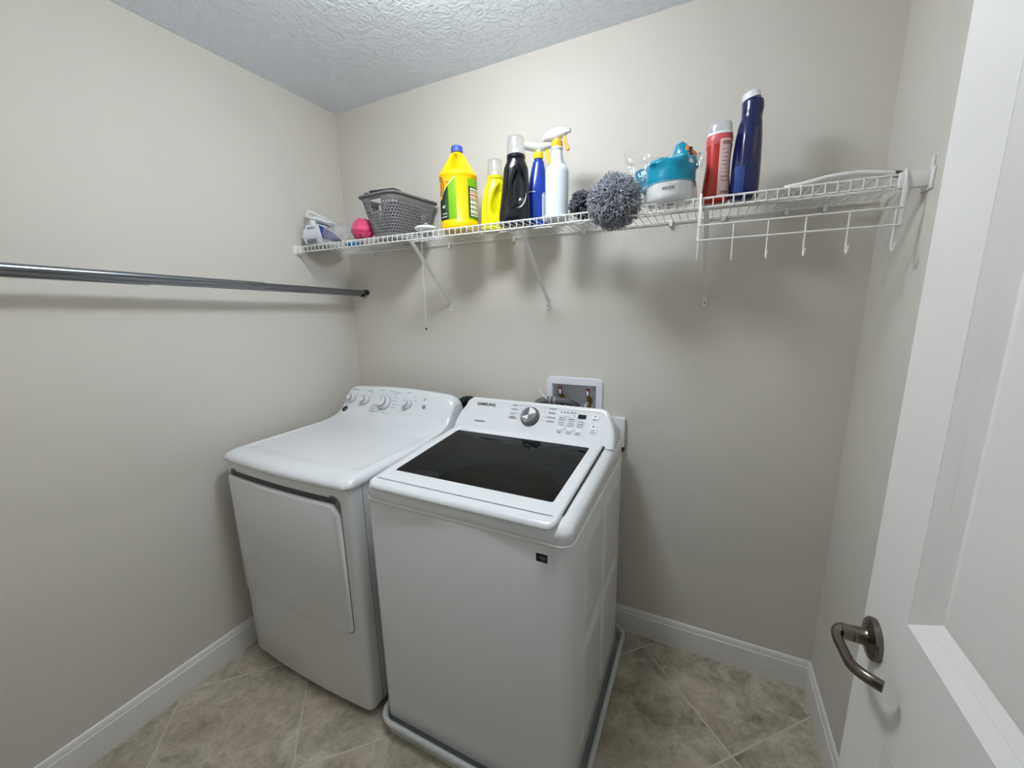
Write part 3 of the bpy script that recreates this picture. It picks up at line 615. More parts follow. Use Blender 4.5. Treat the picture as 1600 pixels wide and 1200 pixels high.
# ------------------------------------------------------------------ wire shelf
ZD = 1.7665           # top of the deck wires
YL = -.305
ZI = ZD+.0008      # where things rest
def shelf():
    t = thing('wire_shelf', 'long white wire shelf on the back wall holding the cleaning supplies', 'shelf', (RW/2, 0, 1.75))
    O = Vector((RW/2, 0, 1.75)); L = lambda x, y, z: Vector((x, y, z)) - O
    bm = bmesh.new(); x = .026
    while x < RW-.02:
        tube(bm, [L(x, -.008, ZD-.0016), L(x, YL-.002, ZD-.0016)], .0016, 5); x += .0254
    for y in (-.010, -.155): tube(bm, [L(.02, y, ZD-.0058), L(RW-.02, y, ZD-.0058)], .0028, 8)
    mk('deck', bm, M_WIRE, t, angle=80)
    bm = bmesh.new(); x = .026
    while x < RW-.02:
        tube(bm, [L(x, YL-.0035, ZD-.001), L(x, YL-.0035, ZD-.028)], .0017, 5); x += .0254
    for z in (ZD-.0035, ZD-.0275): tube(bm, [L(.012, YL, z), L(RW-.012, YL, z)], .0029, 8)
    mk('front_lip', bm, M_WIRE, t, angle=80)
    for x in (.19, .66, .99, 1.30, 1.62, 1.79, 1.97, 2.07):
        bm = bmesh.new(); box(bm, L(x-.006, -.016, ZD-.022), L(x+.006, -.0005, ZD-.001), bev=.002); lathe(bm, [(0, 0), (.006, 0), (.006, .012), (.0045, .014), (0, .014)], 12, mat4=frame(L(x, -.001, ZD-.018), (0, -1, 0), (1, 0, 0))); mk('back_clip', bm, M_WIRE, t)
    for x in (.012, ):
        bm = bmesh.new(); box(bm, L(.0005, YL-.022, ZD-.038), L(.004, YL+.035, ZD+.004), bev=.001); box(bm, L(.003, YL-.008, ZD-.034), L(.032, YL+.008, ZD), bev=.003); mk('wall_bracket', bm, M_WIRE, t)
    bm = bmesh.new(); X = RW
    box(bm, L(X-.004, YL-.022, ZD-.044), L(X-.0005, YL+.035, ZD+.004), bev=.001); box(bm, L(X-.058, YL-.008, ZD-.036), L(X-.003, YL+.008, ZD+.001), bev=.003)
    box(bm, L(X-.004, YL-.012, ZD+.003), L(X-.0005, YL+.002, ZD+.028), bev=.001); mk('wall_bracket', bm, M_WIRE, t)
    for xt, xb in ((.668, .650), (1.153, 1.145), (1.738, 1.749)):
        br = bpy.data.objects.new('support_brace', None); COL.objects.link(br); br.parent = t
        bm = bmesh.new(); a, b = L(xt, YL+.006, ZD-.026), L(xb, -.010, 1.497); m4 = frame(a, b-a, (1, 0, 0)); ln = (b-a).length
        loft(bm, [[m4 @ Vector((p, q, z)) for p, q in ((-.0065, -.0045), (.0065, -.0045), (.0065, .0045), (-.0065, .0045))] for z in (0, ln)]); mk('strut', bm, M_WIRE, br)
        bm = bmesh.new(); box(bm, L(xb-.008, -.006, 1.455), L(xb+.008, -.0005, 1.502), bev=.0015); box(bm, L(xb-.0055, -.014, 1.488), L(xb+.0055, -.001, 1.504), bev=.002); mk('foot_plate', bm, M_WIRE, br)
        bm = bmesh.new(); lathe(bm, [(0, 0), (.003, 0), (.0025, .0015), (0, .0018)], 12, mat4=frame(L(xb, -.006, 1.470), (0, -1, 0), (1, 0, 0))); mk('screw', bm, M_PRINT, br)
shelf()

def hook_rack():
    t = thing('hook_rack', 'white wire rack with six hooks hanging from the shelf front', 'hook rack', (1.94, YL-.012, 1.74))
    O = Vector((1.94, YL-.012, 1.74)); L = lambda x, y, z: Vector((x, y, z)) - O
    yf = YL-.013
    for x in (1.722, 2.160):
        bm = bmesh.new(); box(bm, L(x-.0045, yf-.002, 1.645), L(x+.0045, yf+.001, ZD-.022), bev=.0008)
        box(bm, L(x-.0045, yf-.002, ZD-.024), L(x+.0045, YL+.012, ZD-.0215), bev=.0008) if False else None
        tube(bm, [L(x, yf, ZD-.026), L(x, YL-.007, ZD+.0035), L(x, YL-.002, ZD+.0062), L(x, YL+.006, ZD+.0040)], .0032, 8); mk('hanger', bm, M_WIRE, t)
    for z in (1.688, 1.648):
        bm = bmesh.new(); tube(bm, [L(1.719, yf-.0025, z), L(2.163, yf-.0025, z)], .0022, 8); mk('cross_wire', bm, M_WIRE, t)
    for x in (1.722, 1.809, 1.891, 1.974, 2.062, 2.150):
        pts = [(x, yf, 1.688), (x, yf, 1.648), (x, yf, 1.606), (x, yf-.003, 1.595), (x, yf-.010, 1.590), (x, yf-.019, 1.592), (x, yf-.024, 1.600), (x, yf-.025, 1.606)]
        bm = bmesh.new(); pts = [L(*p) for p in pts]; pts = spline(pts, 3); tube(bm, pts, .0019, 6, flat=2.0); mk('hook', bm, M_WIRE, t)
hook_rack()

# ------------------------------------------------------------------ two tension rods
def rod(a, b, r, joint, label):
    a, b = Vector(a), Vector(b); d = (b-a).normalized(); ln = (b-a).length
    t = thing('tension_rod', label, 'rod', a, group='steel hanging rods')
    m4 = frame((0, 0, 0), d, (1, 0, 0))
    bm = bmesh.new(); lathe(bm, [(0, .02), (r*.82, .02), (r*.82, joint+.01), (0, joint+.01)], 20, mat4=m4); mk('inner_tube', bm, M_ROD, t)
    bm = bmesh.new(); lathe(bm, [(r*.8, joint), (r, joint), (r, ln-.02), (0, ln-.02)], 20, mat4=m4); mk('outer_tube', bm, M_ROD, t)
    for z0, z1 in ((0, .028), (ln-.028, ln)):
        bm = bmesh.new(); lathe(bm, [(0, z0), (r*1.05, z0), (r*1.12, z0+.004), (r*1.0, z1-.004), (0, z1)], 20, mat4=m4); mk('end_cap', bm, M_BLACK, t)
rod((.113, -.0005, 1.5575), (.113, YF+.001, 1.612), .0128, .56, 'upper steel hanging rod with black end cap, joint halfway along')
rod((.086, -.0005, 1.548), (.086, YF+.001, 1.600), .0118, .93, 'lower steel hanging rod tucked behind the upper one, nearest the wall')

# ------------------------------------------------------------------ things on the shelf
def iron():
    t = thing('clothes_iron', 'white and blue clothes iron at the left end of the shelf', 'iron', (.082, -.205, ZI), 6)
    W_, LN = .052, .19
    def plan(w, y0, y1, z, k=1.0):   # heel at -y, nose at +y
        out = []
        for i in range(25):
            u = i/24; y = y0+(y1-y0)*u; hw = w*(1-max(0, (u-.25)/.75)**1.8)
            out.append((hw*k, y))
        return [Vector((x, y, z)) for x, y in out] + [Vector((-x, y, z)) for x, y in out[::-1][1:]]
    sp = pm('soleplate', (150, 152, 155), .25, metal=.9); wb = pm('iron_white', (226, 230, 236), .3); bl = pm('iron_blue', (26, 60, 140), .25)
    bm = bmesh.new(); loft(bm, [plan(.047, -.082, .118, 0), plan(.049, -.085, .122, .002), plan(.049, -.085, .122, .006)]); mk('soleplate', bm, sp, t)
    bm = bmesh.new(); loft(bm, [plan(.045, -.080, .116, .006), plan(.046, -.082, .117, .016), plan(.052, -.088, .113, .034), plan(.053, -.090, .106, .038), plan(.046, -.086, .075, .062), plan(.036, -.080, .045, .088), plan(.033, -.076, .035, .092)]); mk('body', bm, wb, t, angle=40)
    bm = bmesh.new()
    for s in (-1, 1):
        K = 12; lo, hi = [], []
        for k in range(K+1):
            u = k/K; y = -.080+.185*u; zl = .030+.004*u; zh = .088-.046*u
            def xw(y, z):
                f = (z-.034)/(.092-.034); f = max(0, min(1, f)); w = .053-.018*f; y0, y1 = -.09+.012*f, .113-.075*f
                q = (y-y0)/(y1-y0); return w*(1-max(0, (min(q, 1)-.25)/.75)**1.8)
            lo.append((s*(xw(y, zl)+.006), y, zl)); hi.append((s*(xw(y, zh)+.006), y, max(zh, zl+.002)))
        loft(bm, [[Vector(p) for p in lo], [Vector(p) for p in hi]], closed=False, cap0=False, cap1=False)
    mk('side_shell', bm, bl, t)
    bm = bmesh.new(); tube(bm, spline([(0, -.07, .088), (0, -.068, .108), (0, -.04, .120), (0, .01, .116), (0, .05, .098), (0, .065, .07)], 5), .014, 14); mk('handle', bm, wb, t)
    bm = bmesh.new(); box(bm, (-.026, -.0905, .012), (.026, -.078, .028), bev=.002); mk('heel_grille', bm, M_PRINT, t)
    bm = bmesh.new(); box(bm, (-.022, -.0885, .074), (.022, -.083, .080), bev=.002); mk('heel_slot', bm, pm('slot_grey', (168, 172, 178), .5), t)
    bm = bmesh.new(); rnd = random.Random(2); pts = []      # the flex wound around the handle
    for k in range(90):
        a = k/90*2*PI*4.5; e = k/90
        pts.append((.032*math.cos(a)+.006*math.sin(a*.7), -.02+.058*math.sin(a)+.008*math.cos(a*.37), .100+.012*e+.018*max(0, math.sin(a))*(1 if k % 2 else .8)-.012*math.sin(a)))
    tube(bm, spline(pts, 2), .0042, 8); tube(bm, spline([(-.03, -.05, .118), (-.036, -.062, .135), (-.036, -.062, .150), (-.030, -.058, .157), (-.01, -.04, .145), (.01, .0, .128), (.03, .06, .10), (.036, .10, .06)], 5), .0055, 8); mk('power_cord', bm, M_PLAST, t)
iron()

def blob(bm, c, r, amp, fr, seed, seg=32, rings=20, mi=0, fold=0.0, flatten=0.0):
    rs = []
    for i in range(1, rings):
        th = PI*i/rings; ring = []
        for k in range(seg):
            ph = 2*PI*k/seg; d = Vector((math.sin(th)*math.cos(ph), math.sin(th)*math.sin(ph), -math.cos(th)))
            n = noise.noise(d*fr+Vector((seed, seed*1.7, 0))); n2 = abs(noise.noise(d*fr*2.3+Vector((0, seed, 3))))
            p = Vector((d.x*r[0], d.y*r[1], d.z*r[2]))*(1+amp*n-fold*n2)
            if flatten and p.z < -r[2]*flatten: p.z = -r[2]*flatten
            ring.append(Vector(c)+p)
        rs.append(ring)
    loft(bm, rs, mi)
bm = bmesh.new(); blob(bm, (0, 0, .048), (.053, .050, .052), .10, 2.2, 4, fold=.28, flatten=.88, seg=48, rings=30)
o = mk('pink_cloth', bm, pm('pink_cloth', (222, 66, 116), .6, bump=(60, .3, .004), sheen=.3), angle=180, loc=(.356, -.236, ZI)); tag(o, 'bright pink cloth bundle beside the grey basket', 'cloth')
bm = bmesh.new()
def bagpt(u, v):
    a = -.25*PI+1.5*PI*v; L_ = .16*u
    rr_ = .012+.026*math.sin(PI*min(u*.62+.18, 1)); p = Vector((-L_+.06, rr_*.75*math.cos(a), .004+max(0, rr_*.95+rr_*.95*math.sin(a))))
    n = noise.noise(p*40)*.010+noise.noise(p*90)*.005
    return p+Vector((n, n*.7, abs(n)*.8))
U, V_ = 26, 26; g = [[bm.verts.new(bagpt(i/U, j/V_)) for j in range(V_+1)] for i in range(U+1)]
for i in range(U):
    for j in range(V_): face(bm, (g[i][j], g[i][j+1], g[i+1][j+1], g[i+1][j]))
o = mk('plastic_bag', bm, M_BAG, angle=180, loc=(.288, -.268, ZI)); o.rotation_euler = (0, 0, math.radians(20)); tag(o, 'crumpled clear plastic bag between the iron and the pink bundle', 'bag')
bm = bmesh.new(); blob(bm, (0, 0, 0), (.05, .022, .010), .25, 3, 9, fold=.2); o = mk('blue_cloth', bm, pm('blue_cloth', (88, 150, 190), .7), angle=180, loc=(.332, -.272, ZD-.012)); tag(o, 'pale blue cloth sagging through the shelf wires under the pink bundle', 'cloth')

def basket():
    t = thing('storage_basket', 'grey woven plastic basket near the left end of the shelf', 'basket', (.505, -.155, ZI), -5)
    h = .170; mg = pm('basket_grey', (122, 121, 123), .5)
    NX = 116
    def ringpts(z, e=0.0):
        f = z/h; hw, hd, r = .066+.040*f+e, .108+.036*f+e, .036+.008*f
        base = rrect(-hw, -hd, hw, hd, r, 6); pts = [Vector((x, y, z)) for x, y in base]
        per = []; tot = 0
        for a, b in zip(pts, pts[1:]+pts[:1]): per.append(tot); tot += (b-a).length
        out = []
        for k in range(NX):
            s = tot*k/NX; i = max(q for q in range(len(per)) if per[q] <= s+1e-9); a, b = pts[i], pts[(i+1) % len(pts)]; l = (b-a).length
            out.append(a.lerp(b, (s-per[i])/l if l else 0))
        return out
    # solid lower band, woven wall with real holes, handle cut-outs in both short sides, rim
    bm = bmesh.new(); ZR = [0, .003, .012]; rows = 11; z0, z1 = .014, .140
    zs = [z0+(z1-z0)*k/(rows*2) for k in range(rows*2+1)]
    levels = [0, .006]+zs+[.149, .158, h]; grid = []
    for li, z in enumerate(levels):
        row = []
        for k, p in enumerate(ringpts(z)):
            row.append(bm.verts.new(p))
        grid.append(row)
    for li in range(len(levels)-1):
        zc = (levels[li]+levels[li+1])/2
        for k in range(NX):
            k2 = (k+1) % NX; c = (grid[li][k].co+grid[li][k2].co+grid[li+1][k].co)/3
            hole = False
            if 2 <= li < 2+rows*2:
                r_ = li-2
                hole = (r_ % 2 == 1) and ((k + (r_//2) % 2) % 2 == 0)
            if abs(c.x) < .034 and zc > .108 and zc < .150 and abs(c.y) > .08: hole = True
            elif abs(c.x) < .044 and zc > .098 and abs(c.y) > .08: hole = False
            if not hole: face(bm, (grid[li][k], grid[li][k2], grid[li+1][k2], grid[li+1][k]))
    face(bm, grid[0][::-1])
    o = mk('woven_wall', bm, mg, t, angle=30); md = o.modifiers.new('thick', 'SOLIDIFY'); md.thickness = .0024; md.offset = -1
    bm = bmesh.new(); loft(bm, [ringpts(h-.006, .0005), ringpts(h-.006, .006), ringpts(h-.002, .007), ringpts(h+.001, .006), ringpts(h+.001, -.001), ringpts(h-.006, -.002)], cap0=False, cap1=False); mk('rim', bm, mg, t)
    w = t.matrix_basis
    rz = math.radians(-5)
    bm = bmesh.new(); box(bm, (-.056, -.035, -.007), (.056, .035, .007), bev=.004); o = mk('black_case', bm, pm('case_black', (44, 45, 48), .3), loc=(.500, -.235, ZD+h+.020)); o.rotation_euler = (math.radians(8), math.radians(-2), rz+.35); tag(o, 'flat dark case lying across the top of the grey basket', 'case')
    bm = bmesh.new(); blob(bm, (0, 0, 0), (.012, .016, .011), .2, 3, 5); o = mk('green_cap', bm, pm('dark_green', (40, 72, 56), .5), angle=180, loc=(.425, -.262, ZD+h+.009)); tag(o, 'small dark green cap peeking over the left rim of the basket', 'cap')
    bm = bmesh.new(); box(bm, (-.046, -.048, 0), (.046, .085, .152), bev=.005); o = mk('dark_box', bm, pm('box_dark', (36, 38, 48), .35), loc=(.508, -.160, ZD+.004)); o.rotation_euler = (0, 0, rz); tag(o, 'dark navy filler box inside the basket, enlarged to darken its holes', 'box')  # navy contents enlarged into a filler so the basket holes look dark
    bm = bmesh.new(); bottle(bm, [(0, .015, .015, 2, 0), (.004, .017, .017, 2, 0), (.1, .017, .017, 2, 0), (.12, .008, .008, 2, 0), (.135, .008, .008, 2, 0)], 20); o = mk('silver_bottle', bm, pm('silver', (176, 178, 180), .3, metal=.5), loc=(.466, -.236, ZD+.004)); tag(o, 'silver bottle inside the basket, left in its handle hole', 'bottle')
basket()

def cord_disc():
    t = thing('hanging_disc', 'white plastic disc with a thin cord hanging over the shelf lip', 'disc', (.728, -.272, ZI))
    bm = bmesh.new(); lathe(bm, [(0, .004), (.02, .003), (.038, .008), (.044, .013), (.044, .018), (.038, .022), (.015, .025), (0, .025)], 32); mk('disc', bm, M_PLAST, t)
    bm = bmesh.new(); tube(bm, [Vector((.007*math.cos(a), 0, .029+.007*math.sin(a))) for a in [2*PI*k/16 for k in range(17)]], .0014, 6); mk('loop', bm, M_PLAST, t)
    bm = bmesh.new(); tube(bm, spline([(0, 0, .025), (.004, -.03, .020), (.006, -.040, .004), (.006, -.041, -.05), (.004, -.041, -.374)], 5), .0008, 5); mk('cord', bm, M_PLAST, t)
    bm = bmesh.new(); blob(bm, (.004, -.041, -.379), (.0035, .0035, .006), 0, 1, 1, 12, 8); mk('cord_end', bm, M_GAP, t)
cord_disc()

# -- yellow gallon jug
def jug():
    t = thing('bleach_jug', 'large yellow jug with green label and blue cap, tallest yellow one', 'jug', (.846, -.204, ZI), 32)
    my = pm('jug_yellow', (250, 205, 8), .35)
    R = .0755; prof = [(.0, .0), (R-.012, .0), (R-.003, .004), (R, .012), (R, .030), (R-.003, .036), (R-.0035, .19), (R-.001, .196), (R+.0005, .203), (R-.005, .213), (.058, .232), (.043, .256), (.031, .276), (.024, .284), (.0205, .288), (.0205, .296)]
    bm = bmesh.new(); seg = 96; rings = []
    dense = []
    for a, b in zip(prof, prof[1:]):
        k = 8 if b[1] > .20 and b[1]-a[1] > .009 else 2
        dense += [(a[0]+(b[0]-a[0])*q/k, a[1]+(b[1]-a[1])*q/k) for q in range(k)]
    dense.append(prof[-1])
    for r, z in dense:
        ring = []
        for k in range(seg):
            a = 2*PI*k/seg; d = a-(-PI/2-.05); d = (d+PI) % (2*PI)-PI      # handle hollow faces the viewer
            rr_ = max(r, 1e-4)
            if .216 < z < .280:
                wz = min(1, (z-.216)/.006)*min(1, (.280-z)/.008); f = max(0, 1-abs(d-.05)/.62)
                s = f*f*(3-2*f)
                if -.44 < d < .22: rr_ -= min(.046, rr_*.82)*wz*min(1, (.22-d)/.32)
            ring.append(Vector((rr_*math.cos(a), rr_*math.sin(a)*.92, z)))
        rings.append(ring)
    loft(bm, rings); mk('body', bm, my, t, angle=38)
    bm = bmesh.new(); lathe(bm, [(0, .290), (.0225, .290), (.0230, .293), (.0225, .309), (.020, .313), (0, .313)], 28); mk('cap', bm, pm('cap_blue', (62, 82, 178), .4), t)
    RL = R-.0030
    def rf(a, z, off=.001): return Vector(((RL+off)*math.cos(a), (RL+off)*math.sin(a)*.92, z))
    ml = [pm('label_green', (120, 178, 10), .4), pm('label_black', (24, 34, 28), .4), pm('label_orange', (252, 184, 14), .4), pm('label_white', (232, 230, 226), .5), pm('label_dark_green', (44, 84, 44), .45), pm('label_red', (196, 92, 70), .5)]
    bm = bmesh.new(); a0, a1 = -PI/2-1.45, -PI/2-.13
    def fl(u, v):
        edge = .52+.48*max(0, (u-.30)/.70)**.75 if u > .3 else .52-.1*(.3-u)
        if v > edge+.02: return 2
        if v > edge: return 3
        if u > .66: return 0
        w = .62-.10*math.sin(v*5)
        return 1 if u < w-.06 else 4
    wrap(bm, rf, a0, a1, .038, .188, 60, 60, fl); lb = mk('front_label', bm, ml, t, angle=180)
    bm = bmesh.new()
    for rad, w, m_ in ((.040, .004, 1), (.031, .0, 3)):
        pass
    def arc(cx, cz, rx, rz, w, n=18, a_from=-70, a_to=80, mi=1):
        for k in range(n):
            qs = []
            for kk, ww in ((k, -w), (k+1, -w), (k+1, w), (k, w)):
                a = math.radians(a_from+(a_to-a_from)*kk/n); qs.append(rf(a0+(cx+(rx+ww)*math.cos(a))*(a1-a0), cz+(rz+ww*.10)*math.sin(a), .0016))
            face(bm, [bm.verts.new(p) for p in qs], mi)
    arc(.14, .160, .30, .036, .022); arc(.10, .160, .20, .030, .03, mi=1)
    mk('emblem', bm, ml, lb)
    cyl = lambda ac, zc: (lambda p: rf(ac+p.x/RL, zc+p.y, .0018+p.z*.2))
    text('lettering', 'er', .019, None, ml[3], lb, cyl(a0+.42*(a1-a0), .087), bold=.0007)
    rnd = random.Random(9)      # print too small to read: rows of short strokes
    for uc, zc, wd, hg, mi in ((.43, .060, .26, .0042, 3), (.40, .049, .34, .0042, 3), (.62, .171, .13, .0060, 5)):
        bm = bmesh.new(); u = uc-wd/2
        while u < uc+wd/2:
            l = rnd.uniform(.025, .05); q = [rf(a0+uu*(a1-a0), zz, .0018) for uu, zz in ((u, zc-hg/2), (u+l*.75, zc-hg/2), (u+l*.75, zc+hg/2), (u, zc+hg/2))]
            face(bm, [bm.verts.new(p) for p in q]); u += l
        mk('legend', bm, ml[mi], lb, angle=180)
    bm = bmesh.new(); b0, b1 = -PI/2+.52, -PI/2+1.45
    def f2(u, v):
        if v > .80: return 0
        if .12 < u and .07 < v < .76:
            k = int(v*26)
            if .52 < v < .68: return 5 if k % 2 else 3
            return 3 if (k % 3 or (int(u*17) % 3 == 0)) else 4
        return 4 if v > .03 else 0
    wrap(bm, rf, b0, b1, .040, .186, 40, 52, f2); mk('back_label', bm, ml, t, angle=180)
jug()

def dent_handle(x0, z0, z1, wmax, depth, side=1):
    """pinched grip hollow: teardrop on the side facing -y"""
    def f(p):
        if z0 < p.z < z1 and p.y < 0:
            u = (p.z-z0)/(z1-z0); w = wmax*math.sin(PI*u**.75)**.8 if 0 < u < 1 else 0
            if w > 1e-4:
                d = (p.x-(x0+side*.006*u))/w
                if abs(d) < 1: p = Vector((p.x, p.y+depth*(1-d*d)**.8*min(1, math.sin(PI*u)*1.6), p.z))
        return p
    return f
def clear_cap(t, z, r, h, inner_m, inner='spout', x=0):
    bm = bmesh.new(); lathe(bm, [(0, z), (r*.52, z), (r*.50, z+h*.2), (r*.40, z+h*.32), (r*.15, z+h*.36), (0, z+h*.36)], 24, mat4=Matrix.Translation((x, 0, 0))); mk(inner, bm, inner_m, t)
    bm = bmesh.new(); lathe(bm, [(r, z), (r*1.0, z+h*.05), (r*.95, z+h*.85), (r*.90, z+h*.96), (r*.78, z+h), (0, z+h)], 32, cap0=False, mat4=Matrix.Translation((x, 0, 0))); o = mk('cap', bm, M_CLEAR, t, angle=50); o['label'] = 'clear plastic measuring cap'

def softener():
    t = thing('detergent_bottle', 'small lemon yellow detergent bottle with clear cap and side grip', 'bottle', (.970, -.152, ZI), 28, group='detergent bottles')
    my = pm('lemon_yellow', (246, 238, 6), .3, sss=.05)
    bm = bmesh.new(); bottle(bm, [(0, .038, .026, 3.2, 0), (.004, .0435, .030, 3.2, -.001), (.02, .0455, .032, 3.2, -.001), (.06, .0445, .032, 3, .000), (.11, .0425, .031, 2.8, .003), (.145, .0375, .029, 2.5, .007), (.168, .0315, .026, 2.2, .010), (.176, .0295, .025, 2, .011), (.184, .0295, .025, 2, .011)], 72, 6, dent=dent_handle(.021, .030, .165, .033, .022)); mk('body', bm, my, t, angle=70)
    bm = bmesh.new(); lathe(bm, [(.0265, .180), (.0285, .182), (.0285, .190), (.026, .192), (0, .192)], 32, mat4=Matrix.Translation((.011, 0, 0))); mk('collar', bm, my, t)
    t.scale = (1.05, 1.05, 1.05); clear_cap(t, .190, .0285, .058, M_PLAST, x=.011)
    bm = bmesh.new(); tube(bm, spline([(-.020, -.0325, .02), (-.024, -.0332, .06), (-.024, -.0325, .10), (-.018, -.031, .13)], 4), .0008, 5); mk('groove', bm, pm('groove_olive', (150, 140, 10), .6), t)
softener()
def black_bottle():
    t = thing('detergent_bottle', 'tall black detergent bottle with clear cap and hollow grip', 'bottle', (1.092, -.207, ZI), 25, group='detergent bottles')
    mb = pm('gloss_black', (16, 18, 24), .18, coat=.3)
    bm = bmesh.new(); bottle(bm, [(0, .050, .030, 3.2, -.004), (.004, .0555, .034, 3.2, -.004), (.03, .0575, .036, 3.2, -.003), (.07, .0550, .036, 3, .000), (.12, .0500, .035, 2.8, .002), (.165, .0470, .034, 2.6, .004), (.195, .0440, .033, 2.4, .005), (.212, .0375, .031, 2.2, .006), (.222, .0340, .030, 2, .006), (.232, .0335, .030, 2, .006)], 80, 6, dent=dent_handle(.010, .055, .205, .030, .020)); mk('body', bm, mb, t, angle=70)
    bm = bmesh.new(); lathe(bm, [(.030, .226), (.0345, .228), (.0345, .238), (.031, .241), (0, .241)], 36, mat4=Matrix.Translation((.006, 0, 0))); mk('collar', bm, mb, t)
    clear_cap(t, .239, .0325, .062, M_PLAST, x=.006)
    bm = bmesh.new(); tube(bm, spline([(-.020, -.0362, .006), (-.021, -.0382, .05), (-.018, -.0380, .055)], 5), .0012, 5)
    tube(bm, spline([(-.026, -.0345, .19), (-.030, -.0350, .12), (-.026, -.036, .075), (-.012, -.0365, .055), (.006, -.036, .068), (.012, -.034, .09)], 6), .0020, 6); mk('grip_rib', bm, mb, t)
black_bottle()

def trigger_head(t, x, y, z, mh, mc, mt, s=1.0, flip=1, tilt=0, collar=.0135, dome=0):
    """collar, sprayer head and trigger; nozzle end toward flip*x"""
    m4 = Matrix.Translation((x, y, z)) @ Matrix.Rotation(tilt, 4, 'Z')
    bm = bmesh.new(); lathe(bm, [(0, 0), (collar, 0), (collar+.0008, .003), (collar+.0004, .018), (collar-.002, .021), (0, .021)], 24, mat4=m4); mk('collar', bm, mc, t)
    bm = bmesh.new(); pr = [(-.050, .030, .004), (-.047, .035, .009), (-.036, .036+dome*.4, .0135+dome*.4), (-.015, .034+dome, .0145+dome), (.006, .033+dome, .014+dome), (.022, .037+dome*.5, .0125+dome*.5), (.034, .040, .010), (.040, .040, .008)]
    rings = [[m4 @ Vector((flip*px*s, h*math.cos(a), (pz+h*.9*math.sin(a))*s)) for a in [2*PI*k/14 for k in range(14)]] for px, pz, h in pr]; loft(bm, rings)
    lathe(bm, [(.0105, .018), (.0115, .034*s)], 18, mat4=m4); mk('sprayer_head', bm, mh, t)
    bm = bmesh.new(); tube(bm, [m4 @ Vector((flip*p*s, 0, q*s)) for p, q in spline([(.020, .034, 0), (.027, .024, 0), (.032, .008, 0), (.037, -.008, 0), (.042, -.016, 0)], 4) and [(v[0], v[1]) for v in spline([(.020, .034, 0), (.027, .024, 0), (.032, .008, 0), (.037, -.008, 0), (.042, -.016, 0)], 4)]], .0055*s, 10, flat=.8); mk('trigger', bm, mt, t)
    bm = bmesh.new(); lathe(bm, [(0, 0), (.007*s, 0), (.007*s, .009*s), (0, .009*s)], 14, mat4=m4 @ frame((flip*.039*s, 0, .040*s), (flip, 0, 0), (0, 0, 1))); mk('nozzle', bm, mh, t)

def blue_spray():
    t = thing('spray_bottle', 'blue spray bottle with yellow collar and white trigger head', 'spray bottle', (1.148, -.124, ZI), 22, group='spray bottles')
    mb = pm('blue_plastic', (14, 58, 158), .2, coat=.3)
    bm = bmesh.new(); bottle(bm, [(0, .031, .022, 3, 0), (.004, .035, .026, 3, 0), (.03, .0365, .028, 3, 0), (.09, .0365, .028, 3, 0), (.125, .0355, .0275, 2.7, 0), (.16, .031, .025, 2.4, .002), (.19, .0255, .022, 2.2, .003), (.218, .0195, .018, 2, .004), (.226, .0150, .015, 2, .004), (.232, .014, .014, 2, .004)], 56, 5); mk('body', bm, mb, t, angle=70)
    trigger_head(t, .004, 0, .229, pm('head_white', (236, 238, 238), .35), pm('collar_yellow', (250, 224, 14), .35), pm('trigger_yellow', (244, 222, 40), .35), 1.15, 1, .25, .0165)
    t.scale = (1.06, 1.06, 1.06)
    # label at the right, white stripe at shoulder
    def rf(a, z, off): c, s_ = math.cos(a), math.sin(a); return Vector(((.0365+off)*math.copysign(abs(c)**.667, c), (.028+off)*math.copysign(abs(s_)**.667, s_), z))
    ml = [pm('label_pale', (206, 212, 222), .45), pm('label_ink', (70, 74, 84), .5), pm('label_bar', (120, 126, 136), .5)]
    bm = bmesh.new(); rnd = random.Random(8)
    def f(u, v):
        if (u < .06 or u > .94) and (v < .05 or v > .95): return None
        if v > .88 and .2 < u < .8 and rnd.random() < .6: return 1
        if .12 < u < .9 and (.06 < v < .18): return 1 if int(u*40) % 2 else 0
        if .12 < u < .9 and .25 < v < .84: return 2 if int(v*52) % 2 and rnd.random() < .75 else 0
        return 0
    wrap(bm, rf, -PI/2+.28, -PI/2+1.35, .018, .112, 30, 52, f, .0008); mk('back_label', bm, ml, t, angle=180)
    bm = bmesh.new(); wrap(bm, rf, -PI/2-1.0, -PI/2-.1, .1155, .1185, 16, 1, lambda u, v: 0, .0004); mk('stripe', bm, [pm('stripe_white', (236, 240, 244), .4)], t, angle=180)
blue_spray()
def clear_spray():
    t = thing('spray_bottle', 'translucent white spray bottle with orange collar and trigger', 'spray bottle', (1.256, -.210, ZI), 19, group='spray bottles')
    mw = pm('milky_plastic', (222, 229, 234), .4, sss=.3)
    bm = bmesh.new(); bottle(bm, [(0, .036, .036, 2.2, 0), (.003, .0400, .0400, 2.2, 0), (.012, .0415, .0415, 2.2, 0), (.016, .0405, .0405, 2.2, 0), (.15, .0405, .0405, 2.2, 0), (.163, .0400, .0400, 2.1, 0), (.175, .034, .034, 2, 0), (.181, .0255, .0255, 2, 0), (.190, .0225, .0225, 2, 0), (.216, .0195, .0195, 2, 0), (.228, .0185, .0185, 2, 0), (.230, .0205, .0205, 2, 0), (.236, .0205, .0205, 2, 0), (.240, .017, .017, 2, 0)], 48, 4); mk('body', bm, mw, t, angle=50)
    trigger_head(t, 0, 0, .238, pm('head_white2', (232, 234, 234), .4), pm('collar_amber', (247, 184, 28), .4), pm('trigger_orange', (232, 158, 44), .4), 1.06, 1, -.5, .0185, dome=.006)
clear_spray()

